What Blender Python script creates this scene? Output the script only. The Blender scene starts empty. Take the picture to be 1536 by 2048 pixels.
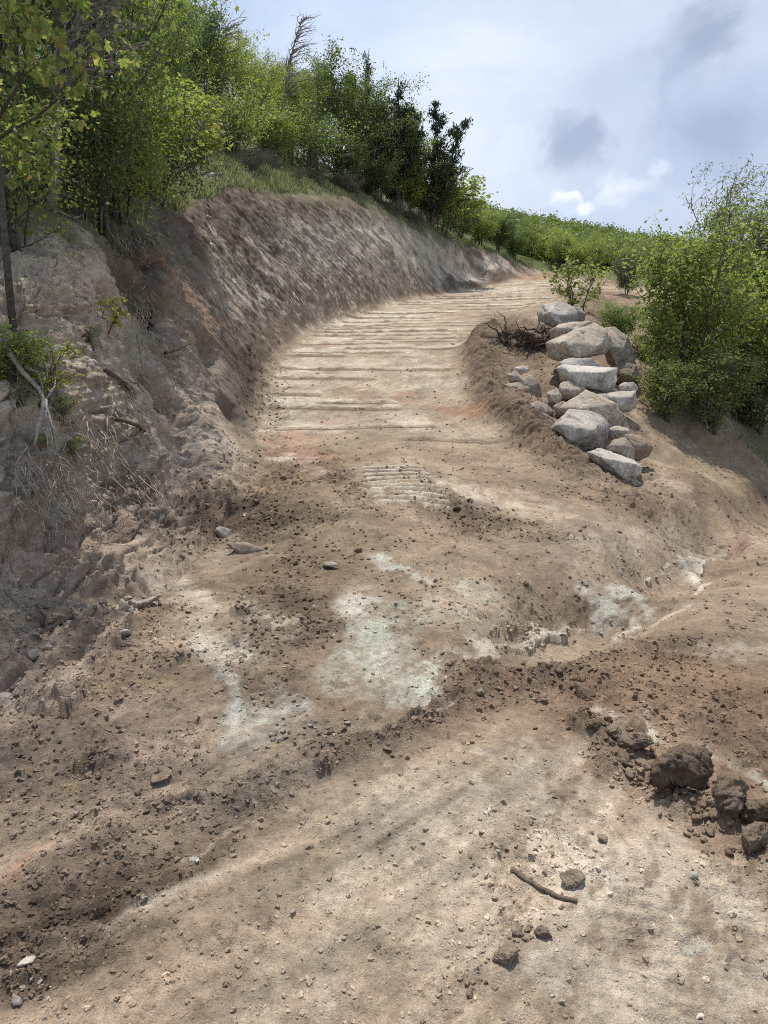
import bpy, bmesh, math, random
import numpy as np
from mathutils import Vector, Matrix
from mathutils.geometry import delaunay_2d_cdt

SC = bpy.context.scene
COL = SC.collection

# ------------------------------------------------------------------ camera
PITCH = math.radians(12.5)
FPX = 1479.0                       # focal length in pixels of the 1536 x 2048 photograph
EYE = np.array([0.0, 0.0, 1.6])
cam = bpy.data.cameras.new("camera")
cam.sensor_fit = 'VERTICAL'
cam.angle = 2 * math.atan(1024.0 / FPX)
cam.clip_start = 0.05
cam.clip_end = 5000
cam_o = bpy.data.objects.new("camera", cam)
cam_o.location = EYE
cam_o.rotation_euler = (math.radians(90) - PITCH, 0, 0)
COL.objects.link(cam_o)
SC.camera = cam_o

# ------------------------------------------------------------------ sun and sky
SUN_AZ, SUN_EL = math.radians(-10), math.radians(70)     # azimuth from +y (view direction) towards +x
sd = Vector((math.sin(SUN_AZ) * math.cos(SUN_EL), math.cos(SUN_AZ) * math.cos(SUN_EL), math.sin(SUN_EL)))
sun = bpy.data.lights.new("sun", 'SUN')
sun.energy = 3.8
sun.angle = math.radians(0.8)
sun.color = (1.0, 0.95, 0.88)
sun_o = bpy.data.objects.new("sun", sun)
sun_o.rotation_euler = sd.to_track_quat('Z', 'Y').to_euler()
sun_o.location = (0, 0, 30)
COL.objects.link(sun_o)

SC.cycles.use_denoising = False          # the grain of the picture is kept
SC.cycles.filter_width = 1.0
SC.view_settings.view_transform = 'Standard'
SC.view_settings.look = 'None'
SC.view_settings.gamma = 1.0
SC.view_settings.use_curve_mapping = False
SC.view_settings.exposure = 0.32


def pix_dir(u, v):
    """world direction of a point of the photograph"""
    a = (np.asarray(u, float) - 768.0) / FPX
    b = (1024.0 - np.asarray(v, float)) / FPX
    s, c = math.sin(PITCH), math.cos(PITCH)
    return np.stack([a + 0 * b, c + b * s + 0 * a, -s + b * c + 0 * a], -1)


def at(u, v, Y):
    """world point seen at (u, v) that lies Y metres ahead"""
    d = pix_dir(u, v)
    return EYE + d * (Y / d[1])


class Nodes:
    def __init__(self, nt):
        self.nt = nt
        nt.nodes.clear()

    def n(self, t, **kw):
        nd = self.nt.nodes.new(t)
        for k, v in kw.items():
            if k.startswith('_'):
                nd.inputs[k[1:].replace('_', ' ')].default_value = v
            else:
                setattr(nd, k, v)
        return nd

    def link(self, a, b):
        self.nt.links.new(a, b)

    def setin(self, sock, v):
        if hasattr(v, 'is_output'):
            self.link(v, sock)
        else:
            sock.default_value = v

    def math(self, op, a, b=0.0, c=0.0, clamp=False):
        m = self.n('ShaderNodeMath', operation=op, use_clamp=clamp)
        self.setin(m.inputs[0], a); self.setin(m.inputs[1], b)
        if op in ('MULTIPLY_ADD', 'SMOOTH_MIN'):
            self.setin(m.inputs[2], c)
        return m.outputs[0]

    def vmath(self, op, a, b=(0, 0, 0), out=0):
        m = self.n('ShaderNodeVectorMath', operation=op)
        self.setin(m.inputs[0], a); self.setin(m.inputs[1], b)
        return m.outputs[out]

    def noise(self, vec, scale, detail=5.0, rough=0.55, dist=0.0, col=False):
        m = self.n('ShaderNodeTexNoise')
        if vec is not None:
            self.link(vec, m.inputs['Vector'])
        m.inputs['Scale'].default_value = scale
        m.inputs['Detail'].default_value = detail
        m.inputs['Roughness'].default_value = rough
        m.inputs['Distortion'].default_value = dist
        return m.outputs[1 if col else 0]

    def ramp(self, fac, stops, interp='LINEAR'):
        r = self.n('ShaderNodeValToRGB')
        r.color_ramp.interpolation = interp
        e = r.color_ramp.elements
        while len(e) < len(stops):
            e.new(0.5)
        for i, (p, c) in enumerate(stops):
            e[i].position = p
            e[i].color = (c[0], c[1], c[2], 1) if not isinstance(c, (int, float)) else (c, c, c, 1)
        self.link(fac, r.inputs[0])
        return r.outputs[0]

    def mix(self, fac, a, b, mode='MIX'):
        m = self.n('ShaderNodeMix', data_type='RGBA', blend_type=mode)
        self.setin(m.inputs[0], fac)
        for s, v in ((m.inputs[6], a), (m.inputs[7], b)):
            if isinstance(v, (tuple, list)) and len(v) == 3:
                v = (*v, 1)
            self.setin(s, v)
        return m.outputs[2]

    def smooth(self, x, lo, hi):
        m = self.n('ShaderNodeMapRange', interpolation_type='SMOOTHSTEP')
        self.setin(m.inputs[0], x)
        m.inputs[1].default_value = lo; m.inputs[2].default_value = hi
        m.inputs[3].default_value = 0.0; m.inputs[4].default_value = 1.0
        return m.outputs[0]


def build_world():
    w = bpy.data.worlds.new("World")
    SC.world = w
    w.use_nodes = True
    N = Nodes(w.node_tree)
    out = N.n('ShaderNodeOutputWorld')
    bg = N.n('ShaderNodeBackground')
    bg.inputs[1].default_value = 0.1
    N.link(bg.outputs[0], out.inputs[0])
    sky = N.n('ShaderNodeTexSky', sky_type='NISHITA')
    sky.sun_disc = False
    sky.sun_elevation = SUN_EL
    sky.sun_rotation = SUN_AZ
    sky.air_density = 1.0
    sky.dust_density = 1.5
    tc = N.n('ShaderNodeTexCoord')
    d = tc.outputs['Generated']
    # a high thin veil of cloud over almost all of the sky
    ds = N.vmath('MULTIPLY', d, (1.0, 1.0, 2.2))
    big = N.noise(ds, 2.4, 5.0, 0.55, 0.9)
    fine = N.noise(ds, 6.5, 8.0, 0.6, 1.2)
    f = N.math('ADD', N.math('MULTIPLY', big, 0.72), N.math('MULTIPLY', fine, 0.34))
    veil = N.ramp(f, [(0.42, (3.1, 3.9, 5.3)), (0.52, (4.3, 5.1, 6.4)), (0.63, (6.3, 7.0, 8.0))])
    # the whiter, brighter sky round the middle and the greyer corner on the right
    def puff(u, v, r, soft, namp, nscale, sq=1.0):
        p = pix_dir(u, v); p = p / np.linalg.norm(p)
        dd = N.vmath('SUBTRACT', d, tuple(p))
        dd = N.vmath('MULTIPLY', dd, (1.0, 1.0, sq))
        l = N.vmath('LENGTH', dd, out=1)
        n = N.noise(d, nscale, 7.0, 0.6, 0.3)
        x = N.math('ADD', l, N.math('MULTIPLY', N.math('SUBTRACT', n, 0.5), namp))
        m = N.math('SUBTRACT', 1.0, N.smooth(x, r - soft, r + soft))
        return m
    c = N.mix(0.88, sky.outputs[0], veil)
    glow = puff(960, 160, 0.30, 0.26, 0.25, 4.0, 1.2)
    c = N.mix(N.math('MULTIPLY', glow, 0.50), c, (7.9, 8.6, 9.5))
    glow2 = puff(1000, 420, 0.22, 0.2, 0.2, 5.0, 1.5)
    c = N.mix(N.math('MULTIPLY', glow2, 0.28), c, (7.6, 8.3, 9.3))
    grey = puff(1420, 130, 0.20, 0.17, 0.22, 5.0)
    c = N.mix(N.math('MULTIPLY', grey, 0.45), c, (4.7, 5.5, 7.0))
    grey2 = puff(1400, 300, 0.15, 0.12, 0.2, 6.0)
    c = N.mix(N.math('MULTIPLY', grey2, 0.55), c, (4.4, 5.1, 6.8))
    for (u, v, r, s, na, ns, st, colr, sq) in [
        (1140, 285, 0.028, 0.026, 0.15, 14.0, 0.72, (2.9, 3.5, 4.9), 1.5),
        (1120, 250, 0.014, 0.018, 0.07, 20.0, 0.60, (3.7, 4.4, 5.9), 1.5),
        (1400, 85, 0.040, 0.035, 0.20, 11.0, 0.75, (2.7, 3.3, 4.6), 1.3),
        (1350, 110, 0.018, 0.02, 0.10, 18.0, 0.50, (3.4, 4.1, 5.5), 1.5),
        (1440, 260, 0.050, 0.040, 0.15, 11.0, 0.70, (3.0, 3.7, 5.1), 1.5),
        (1310, 170, 0.05, 0.05, 0.16, 10.0, 0.40, (4.3, 5.1, 6.7), 2.0),
        (1380, 330, 0.05, 0.03, 0.14, 12.0, 0.45, (4.2, 5.1, 6.8), 2.4),
        (1270, 372, 0.026, 0.012, 0.16, 14.0, 0.42, (7.7, 8.3, 9.0), 2.4),
        (1315, 345, 0.016, 0.010, 0.15, 16.0, 0.40, (7.6, 8.2, 9.0), 2.0),
        (1225, 392, 0.018, 0.012, 0.14, 16.0, 0.40, (7.6, 8.2, 9.0), 2.2),
        (1300, 395, 0.022, 0.014, 0.09, 18.0, 0.60, (4.6, 5.6, 7.3), 2.4),
        (1132, 402, 0.024, 0.005, 0.07, 20.0, 0.85, (8.6, 8.9, 9.4), 1.5),
        (1128, 424, 0.027, 0.010, 0.06, 20.0, 0.80, (5.0, 6.0, 7.6), 1.4),
        (1165, 418, 0.012, 0.005, 0.05, 24.0, 0.70, (8.2, 8.6, 9.2), 1.5),
        (700, 20, 0.10, 0.08, 0.16, 6.0, 0.50, (4.4, 5.5, 7.6), 1.5),
        (470, 30, 0.06, 0.06, 0.12, 8.0, 0.45, (4.6, 5.8, 8.0), 1.5),
    ]:
        m = puff(u, v, r, s, na, ns, sq)
        c = N.mix(N.math('MULTIPLY', m, st), c, colr)
    N.link(c, bg.inputs[0])


build_world()
# ------------------------------------------------------------------ noise (numpy)
_tabs = {}


def _tab(seed):
    if seed not in _tabs:
        _tabs[seed] = np.random.RandomState(seed).rand(256, 256).astype(np.float32)
    return _tabs[seed]


def vnoise(x, y, seed=0):
    """smooth value noise, -1..1"""
    t = _tab(seed)
    xi = np.floor(x); yi = np.floor(y)
    fx = (x - xi).astype(np.float32); fy = (y - yi).astype(np.float32)
    xi = xi.astype(np.int64) & 255; yi = yi.astype(np.int64) & 255
    x1 = (xi + 1) & 255; y1 = (yi + 1) & 255
    fx = fx * fx * fx * (fx * (fx * 6 - 15) + 10); fy = fy * fy * fy * (fy * (fy * 6 - 15) + 10)
    a = t[xi, yi]; b = t[x1, yi]; c = t[xi, y1]; e = t[x1, y1]
    return ((a + (b - a) * fx) * (1 - fy) + (c + (e - c) * fx) * fy) * 2 - 1


def fbm(x, y, scale, octaves, seed=0, gain=0.5):
    s = 0.0; amp = 1.0; tot = 0.0
    px, py = x * scale, y * scale
    for o in range(octaves):
        s = s + amp * vnoise(px + 17.3 * o, py - 9.1 * o, seed + o)
        tot += amp
        amp *= gain
        px, py = px * 1.72 + py * 1.05, py * 1.72 - px * 1.05
    return s / tot * 1.4


def clods(x, y, cell, seed, density, rmin=0.22, rmax=0.55, flat=0.7):
    """rounded lumps of loose soil scattered over cells; density 0..1 per point"""
    px, py = x / cell, y / cell
    ix, iy = np.floor(px), np.floor(py)
    tx, ty, tr, tp = _tab(seed), _tab(seed + 1), _tab(seed + 2), _tab(seed + 3)
    h = np.zeros(px.shape, np.float32)
    ident = np.zeros(px.shape, np.float32)
    for ox in (-1, 0, 1):
        for oy in (-1, 0, 1):
            cx = ix + ox; cy = iy + oy
            a = cx.astype(np.int64) & 255; b = cy.astype(np.int64) & 255
            r = rmin + (rmax - rmin) * tr[a, b] ** 2
            dx = px - (cx + tx[a, b]); dy = py - (cy + ty[a, b])
            st = tr[b, a] * 0.5 + 0.75
            q = r * r - (dx * dx * st + dy * dy / st)
            hh = np.sqrt(np.maximum(q, 0)) * flat * (tp[a, b] < density)
            m = hh > h
            h = np.where(m, hh, h)
            ident = np.where(m, tp[b, a], ident)
    return h * cell, ident


def sstep(a, b, x):
    t = np.clip((x - a) / (b - a), 0, 1)
    return t * t * (3 - 2 * t)


# ------------------------------------------------------------------ the lie of the land
# survey points, read off the photograph: pixel u, v and metres ahead
SURVEY = [
    # foot of the cut bank = inner edge of the new road
    (1035, 560, 44), (940, 580, 38), (850, 594, 33), (760, 616, 27), (680, 641, 23), (620, 666, 20), (570, 702, 16.5),
    (535, 748, 14.3), (522, 790, 13), (510, 840, 12), (515, 890, 10.6), (530, 930, 9.5), (500, 985, 8.2), (430, 1062, 6.6),
    (320, 1128, 5.5), (190, 1178, 4.75), (0, 1205, 4.3),
    # outer edge of the road
    (1133, 572, 38), (1088, 597, 30), (1048, 610, 27), (1008, 632, 23.5), (968, 652, 20.5), (913, 687, 17.3), (905, 717, 15.6),
    (928, 755, 14), (958, 812, 12.3), (1040, 890, 10.5), (1110, 940, 9.2), (1170, 992, 7.9), (1185, 1050, 6.6),
    (370, 1035, 6.5), (250, 1095, 5.3), (110, 1140, 4.6), (0, 1160, 4.2),
    # road surface
    (960, 595, 32), (850, 640, 23), (760, 690, 17), (730, 760, 13.9), (730, 830, 12.1), (800, 890, 10.3), (850, 960, 7.8),
    (800, 1020, 6.5), (700, 1020, 6.4), (600, 1000, 7.2), (1000, 960, 8.2),
    # the clay ramp below it
    (900, 1100, 5.3), (700, 1100, 5.25), (560, 1130, 5.1), (1050, 1100, 5.6), (1150, 1100, 5.8), (750, 1250, 3.95),
    (600, 1250, 3.95), (900, 1250, 4.0), (1000, 1200, 4.5), (1150, 1190, 4.95), (1000, 1290, 3.9), (450, 1250, 3.95),
    (450, 1400, 3.12), (600, 1400, 3.12), (750, 1400, 3.15), (880, 1340, 3.5), (300, 1250, 3.95), (150, 1280, 3.7), (300, 1450, 2.95),
    (100, 1450, 2.95), (0, 1400, 3.1), (0, 1300, 3.5), (150, 1600, 2.42), (0, 1650, 2.28),
    # hollow where the ramp meets the pad, running down into the gully
    (0, 1770, 2.0), (200, 1690, 2.2), (450, 1590, 2.48), (700, 1495, 2.82), (860, 1425, 3.12), (1000, 1360, 3.45),
    (1100, 1300, 4.1), (1230, 1250, 4.77), (1330, 1190, 5.84), (1440, 1113, 7.67), (1536, 1045, 10.6), (1600, 1000, 13.0),
    # pad and hump in the right foreground
    (1130, 1345, 3.55), (1250, 1290, 3.95), (1400, 1200, 4.85), (1536, 1105, 7.2), (1536, 1200, 4.9), (1300, 1450, 2.9),
    (1500, 1400, 3.08), (1400, 1290, 3.8), (1200, 1420, 3.05), (1536, 1560, 2.5), (1536, 1800, 1.9), (768, 1700, 2.17),
    (768, 2040, 1.5), (1536, 2040, 1.5), (0, 2040, 1.5), (1000, 1560, 2.52), (1250, 1540, 2.58),
    # fill slope right of the road, boulders' footing
    (1150, 1180, 5.0), (1300, 1100, 6.4), (1230, 972, 8.75), (1225, 1010, 7.7), (1260, 975, 9.0), (1160, 905, 10.4), (1225, 880, 10.9), (1240, 830, 11.7),
    (1200, 790, 12.4), (1160, 735, 13.6), (1110, 668, 15.9), (1190, 668, 16.5), (1300, 850, 12.4), (1400, 818, 13.2), (1536, 862, 14.5),
    (1536, 950, 12.5), (1400, 950, 9.7), (1320, 1000, 8.2), (1280, 900, 10.8), (1230, 760, 13.8),
    # windrow along the outer edge
    (1060, 800, 11.7), (1000, 740, 14), (1000, 690, 15.4), (1100, 862, 10.8), (1165, 925, 9.5), (1215, 965, 8.6), (1060, 652, 16.2), (1040, 700, 15.2),
    # dirt banks at the top of the road
    (1200, 585, 27), (1130, 603, 25), (1240, 590, 30), (1075, 548, 47), (1190, 555, 44), (1130, 554, 46),
    # near buttress of the cut bank
    (35, 612, 5.8), (0, 640, 5.6), (60, 1000, 5.0), (60, 850, 5.3), (0, 1000, 4.7), (0, 830, 5.0), (100, 700, 5.8), (130, 560, 6.6),
    (150, 500, 7.4), (110, 445, 8.6), (235, 850, 6.7), (235, 700, 7.6), (215, 600, 8.1), (210, 505, 8.9), (240, 1000, 6.1), (190, 1085, 5.4),
    (160, 800, 6.1), (150, 950, 5.5),
    # notch behind it
    (285, 560, 10.4), (262, 485, 11.2), (290, 680, 9.6), (300, 800, 8.8), (300, 900, 8.1), (330, 985, 7.2),
    # next face
    (380, 600, 11.4), (370, 480, 14), (400, 720, 10.7), (450, 640, 13), (430, 850, 9.4), (350, 850, 8.9), (350, 760, 9.9),
    (300, 458, 12.3), (370, 402, 15.5), (175, 432, 10), (420, 392, 18), (500, 389, 21), (600, 396, 25), (700, 411, 29), (800, 446, 34),
    (870, 471, 38), (940, 491, 42), (1030, 522, 47), (500, 480, 19), (600, 500, 22.5), (700, 510, 26), (800, 520, 31), (900, 535, 37),
    (520, 616, 17.4), (600, 598, 20.3), (700, 578, 24.8), (850, 558, 34.6),
    # grass above the cut and the wood behind
    (420, 300, 21), (560, 342, 27), (660, 372, 30), (750, 402, 33.5), (300, 345, 18), (100, 330, 13), (850, 440, 38), (470, 345, 22),
]
SURVEY_XYZ = [
    (0, 0, 0), (0, .8, 0), (1.5, .8, 0), (-1.5, .8, 0), (-3.2, 3.0, .1), (-4.2, 1.2, .1), (-4.2, 4.2, 1.6), (-6, 4, 3), (-6, 0, 2.2),
    (-4.6, 5.6, 2.3), (-10, -5, 2), (-4, -6, 0), (4, -6, -.2), (-7, 8, 3.9), (-12, 12, 6.5), (-10, 20, 8.2), (-10, 30, 10.8), (-22, 30, 15),
    (-5, 40, 11), (0, 46, 9.6), (5, 50, 8.4), (-30, 60, 24), (-8, 60, 17), (9.5, 53, 7.2), (4, 2, 0), (5, 3.5, -.2), (7, 5.5, -.8), (8, 2, -.3),
    (12, 4, -1.5), (9, 9.5, -1.6), (12, 12, -1.9), (10, 15, -.4), (14, 18, .6), (20, 20, .2), (12, 26, 3.0), (18, 32, 4.0), (13, 44, 4.8), (24, 45, 5.5),
    (30, 10, -4), (40, 30, 1), (20, -6, -2), (-25, 0, 9), (-25, -20, 7), (0, -30, -1), (30, -25, -4), (-60, 20, 25), (-60, 70, 42), (60, -10, -8),
    (70, 40, 2), (-40, -60, 8), (40, -60, -5), (8, 70, 10), (16, 72, 8.0), (28, 72, 6.3), (45, 70, 5.0), (-15, 90, 22), (15, 100, 14.5), (36, 100, 10.5), (60, 100, 8.5), (90, 90, 7),
    (-30, 150, 36), (13, 160, 28.6), (34, 160, 25.4), (58, 160, 21), (95, 160, 15), (140, 150, 10), (-70, 150, 50), (20, 195, 27), (60, 195, 20), (-40, 220, 40),
    (120, 220, 8), (-250, 150, 60), (300, 150, -10), (300, -100, -20), (-250, -100, 20), (0, -250, -10), (0, 420, 20), (250, 420, -5), (-250, 420, 50),
]


LINES = {
    'toe': SURVEY[0:13], 'edge': SURVEY[17:30],
    'crest': [(300, 458, 12.3), (370, 402, 15.5), (420, 392, 18), (500, 389, 21), (600, 396, 25), (700, 411, 29), (800, 446, 34), (870, 471, 38), (940, 491, 42), (1030, 522, 47)],
    'bench': [(520, 616, 17.4), (600, 598, 20.3), (700, 578, 24.8), (850, 558, 34.6), (900, 553, 38.5), (950, 553, 42)],
}


def build_tin():
    pts = [tuple(at(u, v, Y)) for (u, v, Y) in SURVEY] + SURVEY_XYZ
    # the sharp lines of the cut are surveyed more closely
    for name in LINES:
        P = np.array([at(*q) for q in LINES[name]])
        for a, b in zip(P[:-1], P[1:]):
            m = max(1, int(np.linalg.norm(b - a) / .8))
            pts += [tuple(a + (b - a) * k / m) for k in range(m)]
        pts.append(tuple(P[-1]))
    co = [Vector((p[0], p[1])) for p in pts]
    vs, es, fs, ov, oe, of = delaunay_2d_cdt(co, [], [], 0, 1e-4, True)
    z = [np.mean([pts[i][2] for i in o]) if o else 0.0 for o in ov]
    return np.array([(v.x, v.y) for v in vs]), np.array(z), [tuple(f) for f in fs]


def raster(x0, y0, nx, ny, st, V, Z, F):
    g = np.zeros((nx, ny), np.float32)
    for f in F:
        (ax, ay), (bx, by), (cx, cy) = V[f[0]], V[f[1]], V[f[2]]
        i0 = max(0, int(math.ceil((min(ax, bx, cx) - x0) / st))); i1 = min(nx - 1, int((max(ax, bx, cx) - x0) / st))
        j0 = max(0, int(math.ceil((min(ay, by, cy) - y0) / st))); j1 = min(ny - 1, int((max(ay, by, cy) - y0) / st))
        if i1 < i0 or j1 < j0:
            continue
        X = x0 + st * np.arange(i0, i1 + 1)[:, None]; Y = y0 + st * np.arange(j0, j1 + 1)[None, :]
        den = (by - cy) * (ax - cx) + (cx - bx) * (ay - cy)
        if abs(den) < 1e-9:
            continue
        l0 = ((by - cy) * (X - cx) + (cx - bx) * (Y - cy)) / den
        l1 = ((cy - ay) * (X - cx) + (ax - cx) * (Y - cy)) / den
        l2 = 1 - l0 - l1
        ins = (l0 > -1e-5) & (l1 > -1e-5) & (l2 > -1e-5)
        zz = l0 * Z[f[0]] + l1 * Z[f[1]] + l2 * Z[f[2]]
        sub = g[i0:i1 + 1, j0:j1 + 1]
        sub[ins] = zz[ins]
    return g


def blur(g, s):
    r = int(3 * s) + 1
    k = np.exp(-0.5 * (np.arange(-r, r + 1) / s) ** 2); k /= k.sum()
    for ax in (0, 1):
        p = np.pad(g, [(r, r) if a == ax else (0, 0) for a in (0, 1)], mode='edge')
        o = np.zeros_like(g)
        for i, w in enumerate(k):
            o += w * (p[i:i + g.shape[0], :] if ax == 0 else p[:, i:i + g.shape[1]])
        g = o
    return g


def bil(g, x0, y0, st, x, y):
    fx = np.clip((x - x0) / st, 0, g.shape[0] - 1.001); fy = np.clip((y - y0) / st, 0, g.shape[1] - 1.001)
    i = fx.astype(np.int64); j = fy.astype(np.int64); fx = fx - i; fy = fy - j
    return (g[i, j] * (1 - fx) + g[i + 1, j] * fx) * (1 - fy) + (g[i, j + 1] * (1 - fx) + g[i + 1, j + 1] * fx) * fy


_V, _Z, _F = build_tin()
NX0, NY0, NST = -12.0, -2.0, 0.06
_near = raster(NX0, NY0, 420, 950, NST, _V, _Z, _F)
_near1, _near2 = blur(_near, 1.6), blur(_near, 2.6)
MX0, MY0, MST = -32.0, -8.0, 0.25
_mid = blur(raster(MX0, MY0, 300, 300, MST, _V, _Z, _F), 2.0)
FX0, FY0, FST = -250.0, -250.0, 1.5
_far = blur(raster(FX0, FY0, 366, 446, FST, _V, _Z, _F), 2.5)


def base_height(x, y):
    x = np.asarray(x, float); y = np.asarray(y, float)
    r = np.hypot(x, y)
    n1 = bil(_near1, NX0, NY0, NST, x, y); n2 = bil(_near2, NX0, NY0, NST, x, y)
    n = n1 + (n2 - n1) * sstep(5, 13, r)
    m = bil(_mid, MX0, MY0, MST, x, y)
    f = bil(_far, FX0, FY0, FST, x, y)
    en = np.minimum.reduce([x - NX0, NX0 + 419 * NST - x, y - NY0, NY0 + 949 * NST - y])
    em = np.minimum.reduce([x - MX0, MX0 + 299 * MST - x, y - MY0, MY0 + 299 * MST - y])
    z = f + (m - f) * sstep(0, 6, em)
    return z + (n - z) * sstep(0, 2, en)


# ------------------------------------------------------------------ road and bank lines (plan)
def line(px):
    return np.array([at(u, v, Y)[:2] for (u, v, Y) in px])


ROAD_IN = line(SURVEY[0:13])
BERM = line([(985, 672, 17.4), (962, 715, 15.4), (975, 775, 13.2), (1022, 842, 11.6), (1084, 898, 10.35), (1150, 955, 8.9), (1205, 995, 8.1)])
MOUND = at(1040, 700, 15.6)[:2]
RIDGES = [(line(P), h, w) for P, h, w in [
    ([(1160, 1455, 2.85), (1250, 1530, 2.6), (1330, 1600, 2.4), (1420, 1655, 2.25), (1560, 1760, 2.0)], .055, .08),
    ([(560, 1565, 2.56), (700, 1510, 2.75), (800, 1470, 2.92), (900, 1425, 3.12), (1000, 1375, 3.4), (1120, 1345, 3.55), (1190, 1385, 3.3)], .07, .10),
    ([(0, 1800, 1.93), (200, 1700, 2.15), (400, 1620, 2.38), (560, 1565, 2.56)], .04, .10)]]
GULLY = line([(1000, 1360, 3.45), (1100, 1300, 4.1), (1230, 1250, 4.77), (1330, 1190, 5.84), (1440, 1113, 7.67), (1536, 1045, 10.6), (1600, 1000, 13.0)])
ROAD_OUT = line(SURVEY[17:30])  # thirteen points each, far to near


def along(P, x, y):
    """distance to a polyline, arc length at the nearest point, signed side"""
    best = np.full(x.shape, 1e9); arc = np.zeros(x.shape); side = np.zeros(x.shape)
    s0 = 0.0
    for (ax, ay), (bx, by) in zip(P[:-1], P[1:]):
        ex, ey = bx - ax, by - ay
        L = math.hypot(ex, ey)
        t = np.clip(((x - ax) * ex + (y - ay) * ey) / (L * L), 0, 1)
        dx, dy = x - (ax + t * ex), y - (ay + t * ey)
        d = np.hypot(dx, dy)
        m = d < best
        best = np.where(m, d, best)
        arc = np.where(m, s0 + t * L, arc)
        side = np.where(m, np.sign(ex * dy - ey * dx), side)
        s0 += L
    return best, arc, side


_c = [((a + b) / 2) for a, b in zip(ROAD_IN, ROAD_OUT)]
ROAD_MID = np.array(_c[::-1])            # from near to far
CREST = line([(110, 445, 8.6), (175, 432, 10), (262, 470, 11.6), (300, 458, 12.3), (370, 402, 15.5), (420, 392, 18), (500, 389, 21), (600, 396, 25),
              (700, 411, 29), (800, 446, 34), (870, 471, 38), (940, 491, 42), (1030, 522, 47)])


def hit(u, v):
    d = pix_dir(u, v)
    t = np.geomspace(0.9, 260, 5000)
    p = EYE + t[:, None] * d
    z = base_height(p[:, 0], p[:, 1])
    k = np.argmax(p[:, 2] < z)
    return p[k]


def patch_frame(u, v, ru, rv, ang=0.0):
    """centre and inverse axes (in plan) of a ground patch spanning ru, rv pixels"""
    c, s = math.cos(math.radians(ang)), math.sin(math.radians(ang))
    p = hit(u, v)[:2]
    a1 = hit(u + ru * c, v + ru * s)[:2]; a2 = hit(u - ru * c, v - ru * s)[:2]
    b1 = hit(u - rv * s, v + rv * c)[:2]; b2 = hit(u + rv * s, v - rv * c)[:2]
    M = np.stack([(a1 - a2) / 2, (b1 - b2) / 2], 1)
    if abs(np.linalg.det(M)) < 1e-6:
        M = np.eye(2) * 0.3
    return p, np.linalg.inv(M)


def patch_mask(fr, x, y, edge=0.35):
    p, Mi = fr
    dx, dy = x - p[0], y - p[1]
    return np.hypot(Mi[0, 0] * dx + Mi[0, 1] * dy, Mi[1, 0] * dx + Mi[1, 1] * dy)


def patch_near(fr, x, y):
    """indices of the points a patch can reach"""
    p, Mi = fr
    R = 1.9 * np.linalg.norm(np.linalg.inv(Mi), 2) + .3
    return np.nonzero((np.abs(x - p[0]) < R) & (np.abs(y - p[1]) < R))[0]


# mineral colours of the cut ground (albedo)
TAN = (.40, .315, .23); BROWN = (.19, .134, .092); DARK = (.085, .060, .043); CREAM = (.58, .51, .415); CHALK = (.56, .54, .465); GREEN = (.49, .482, .40)
RED = (.36, .215, .155); RUST = (.33, .20, .125); YEL = (.38, .29, .155); GREY = (.235, .20, .17); PINK = (.40, .29, .235); PALE = (.58, .485, .38); MAUVE = (.215, .168, .136)
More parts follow.
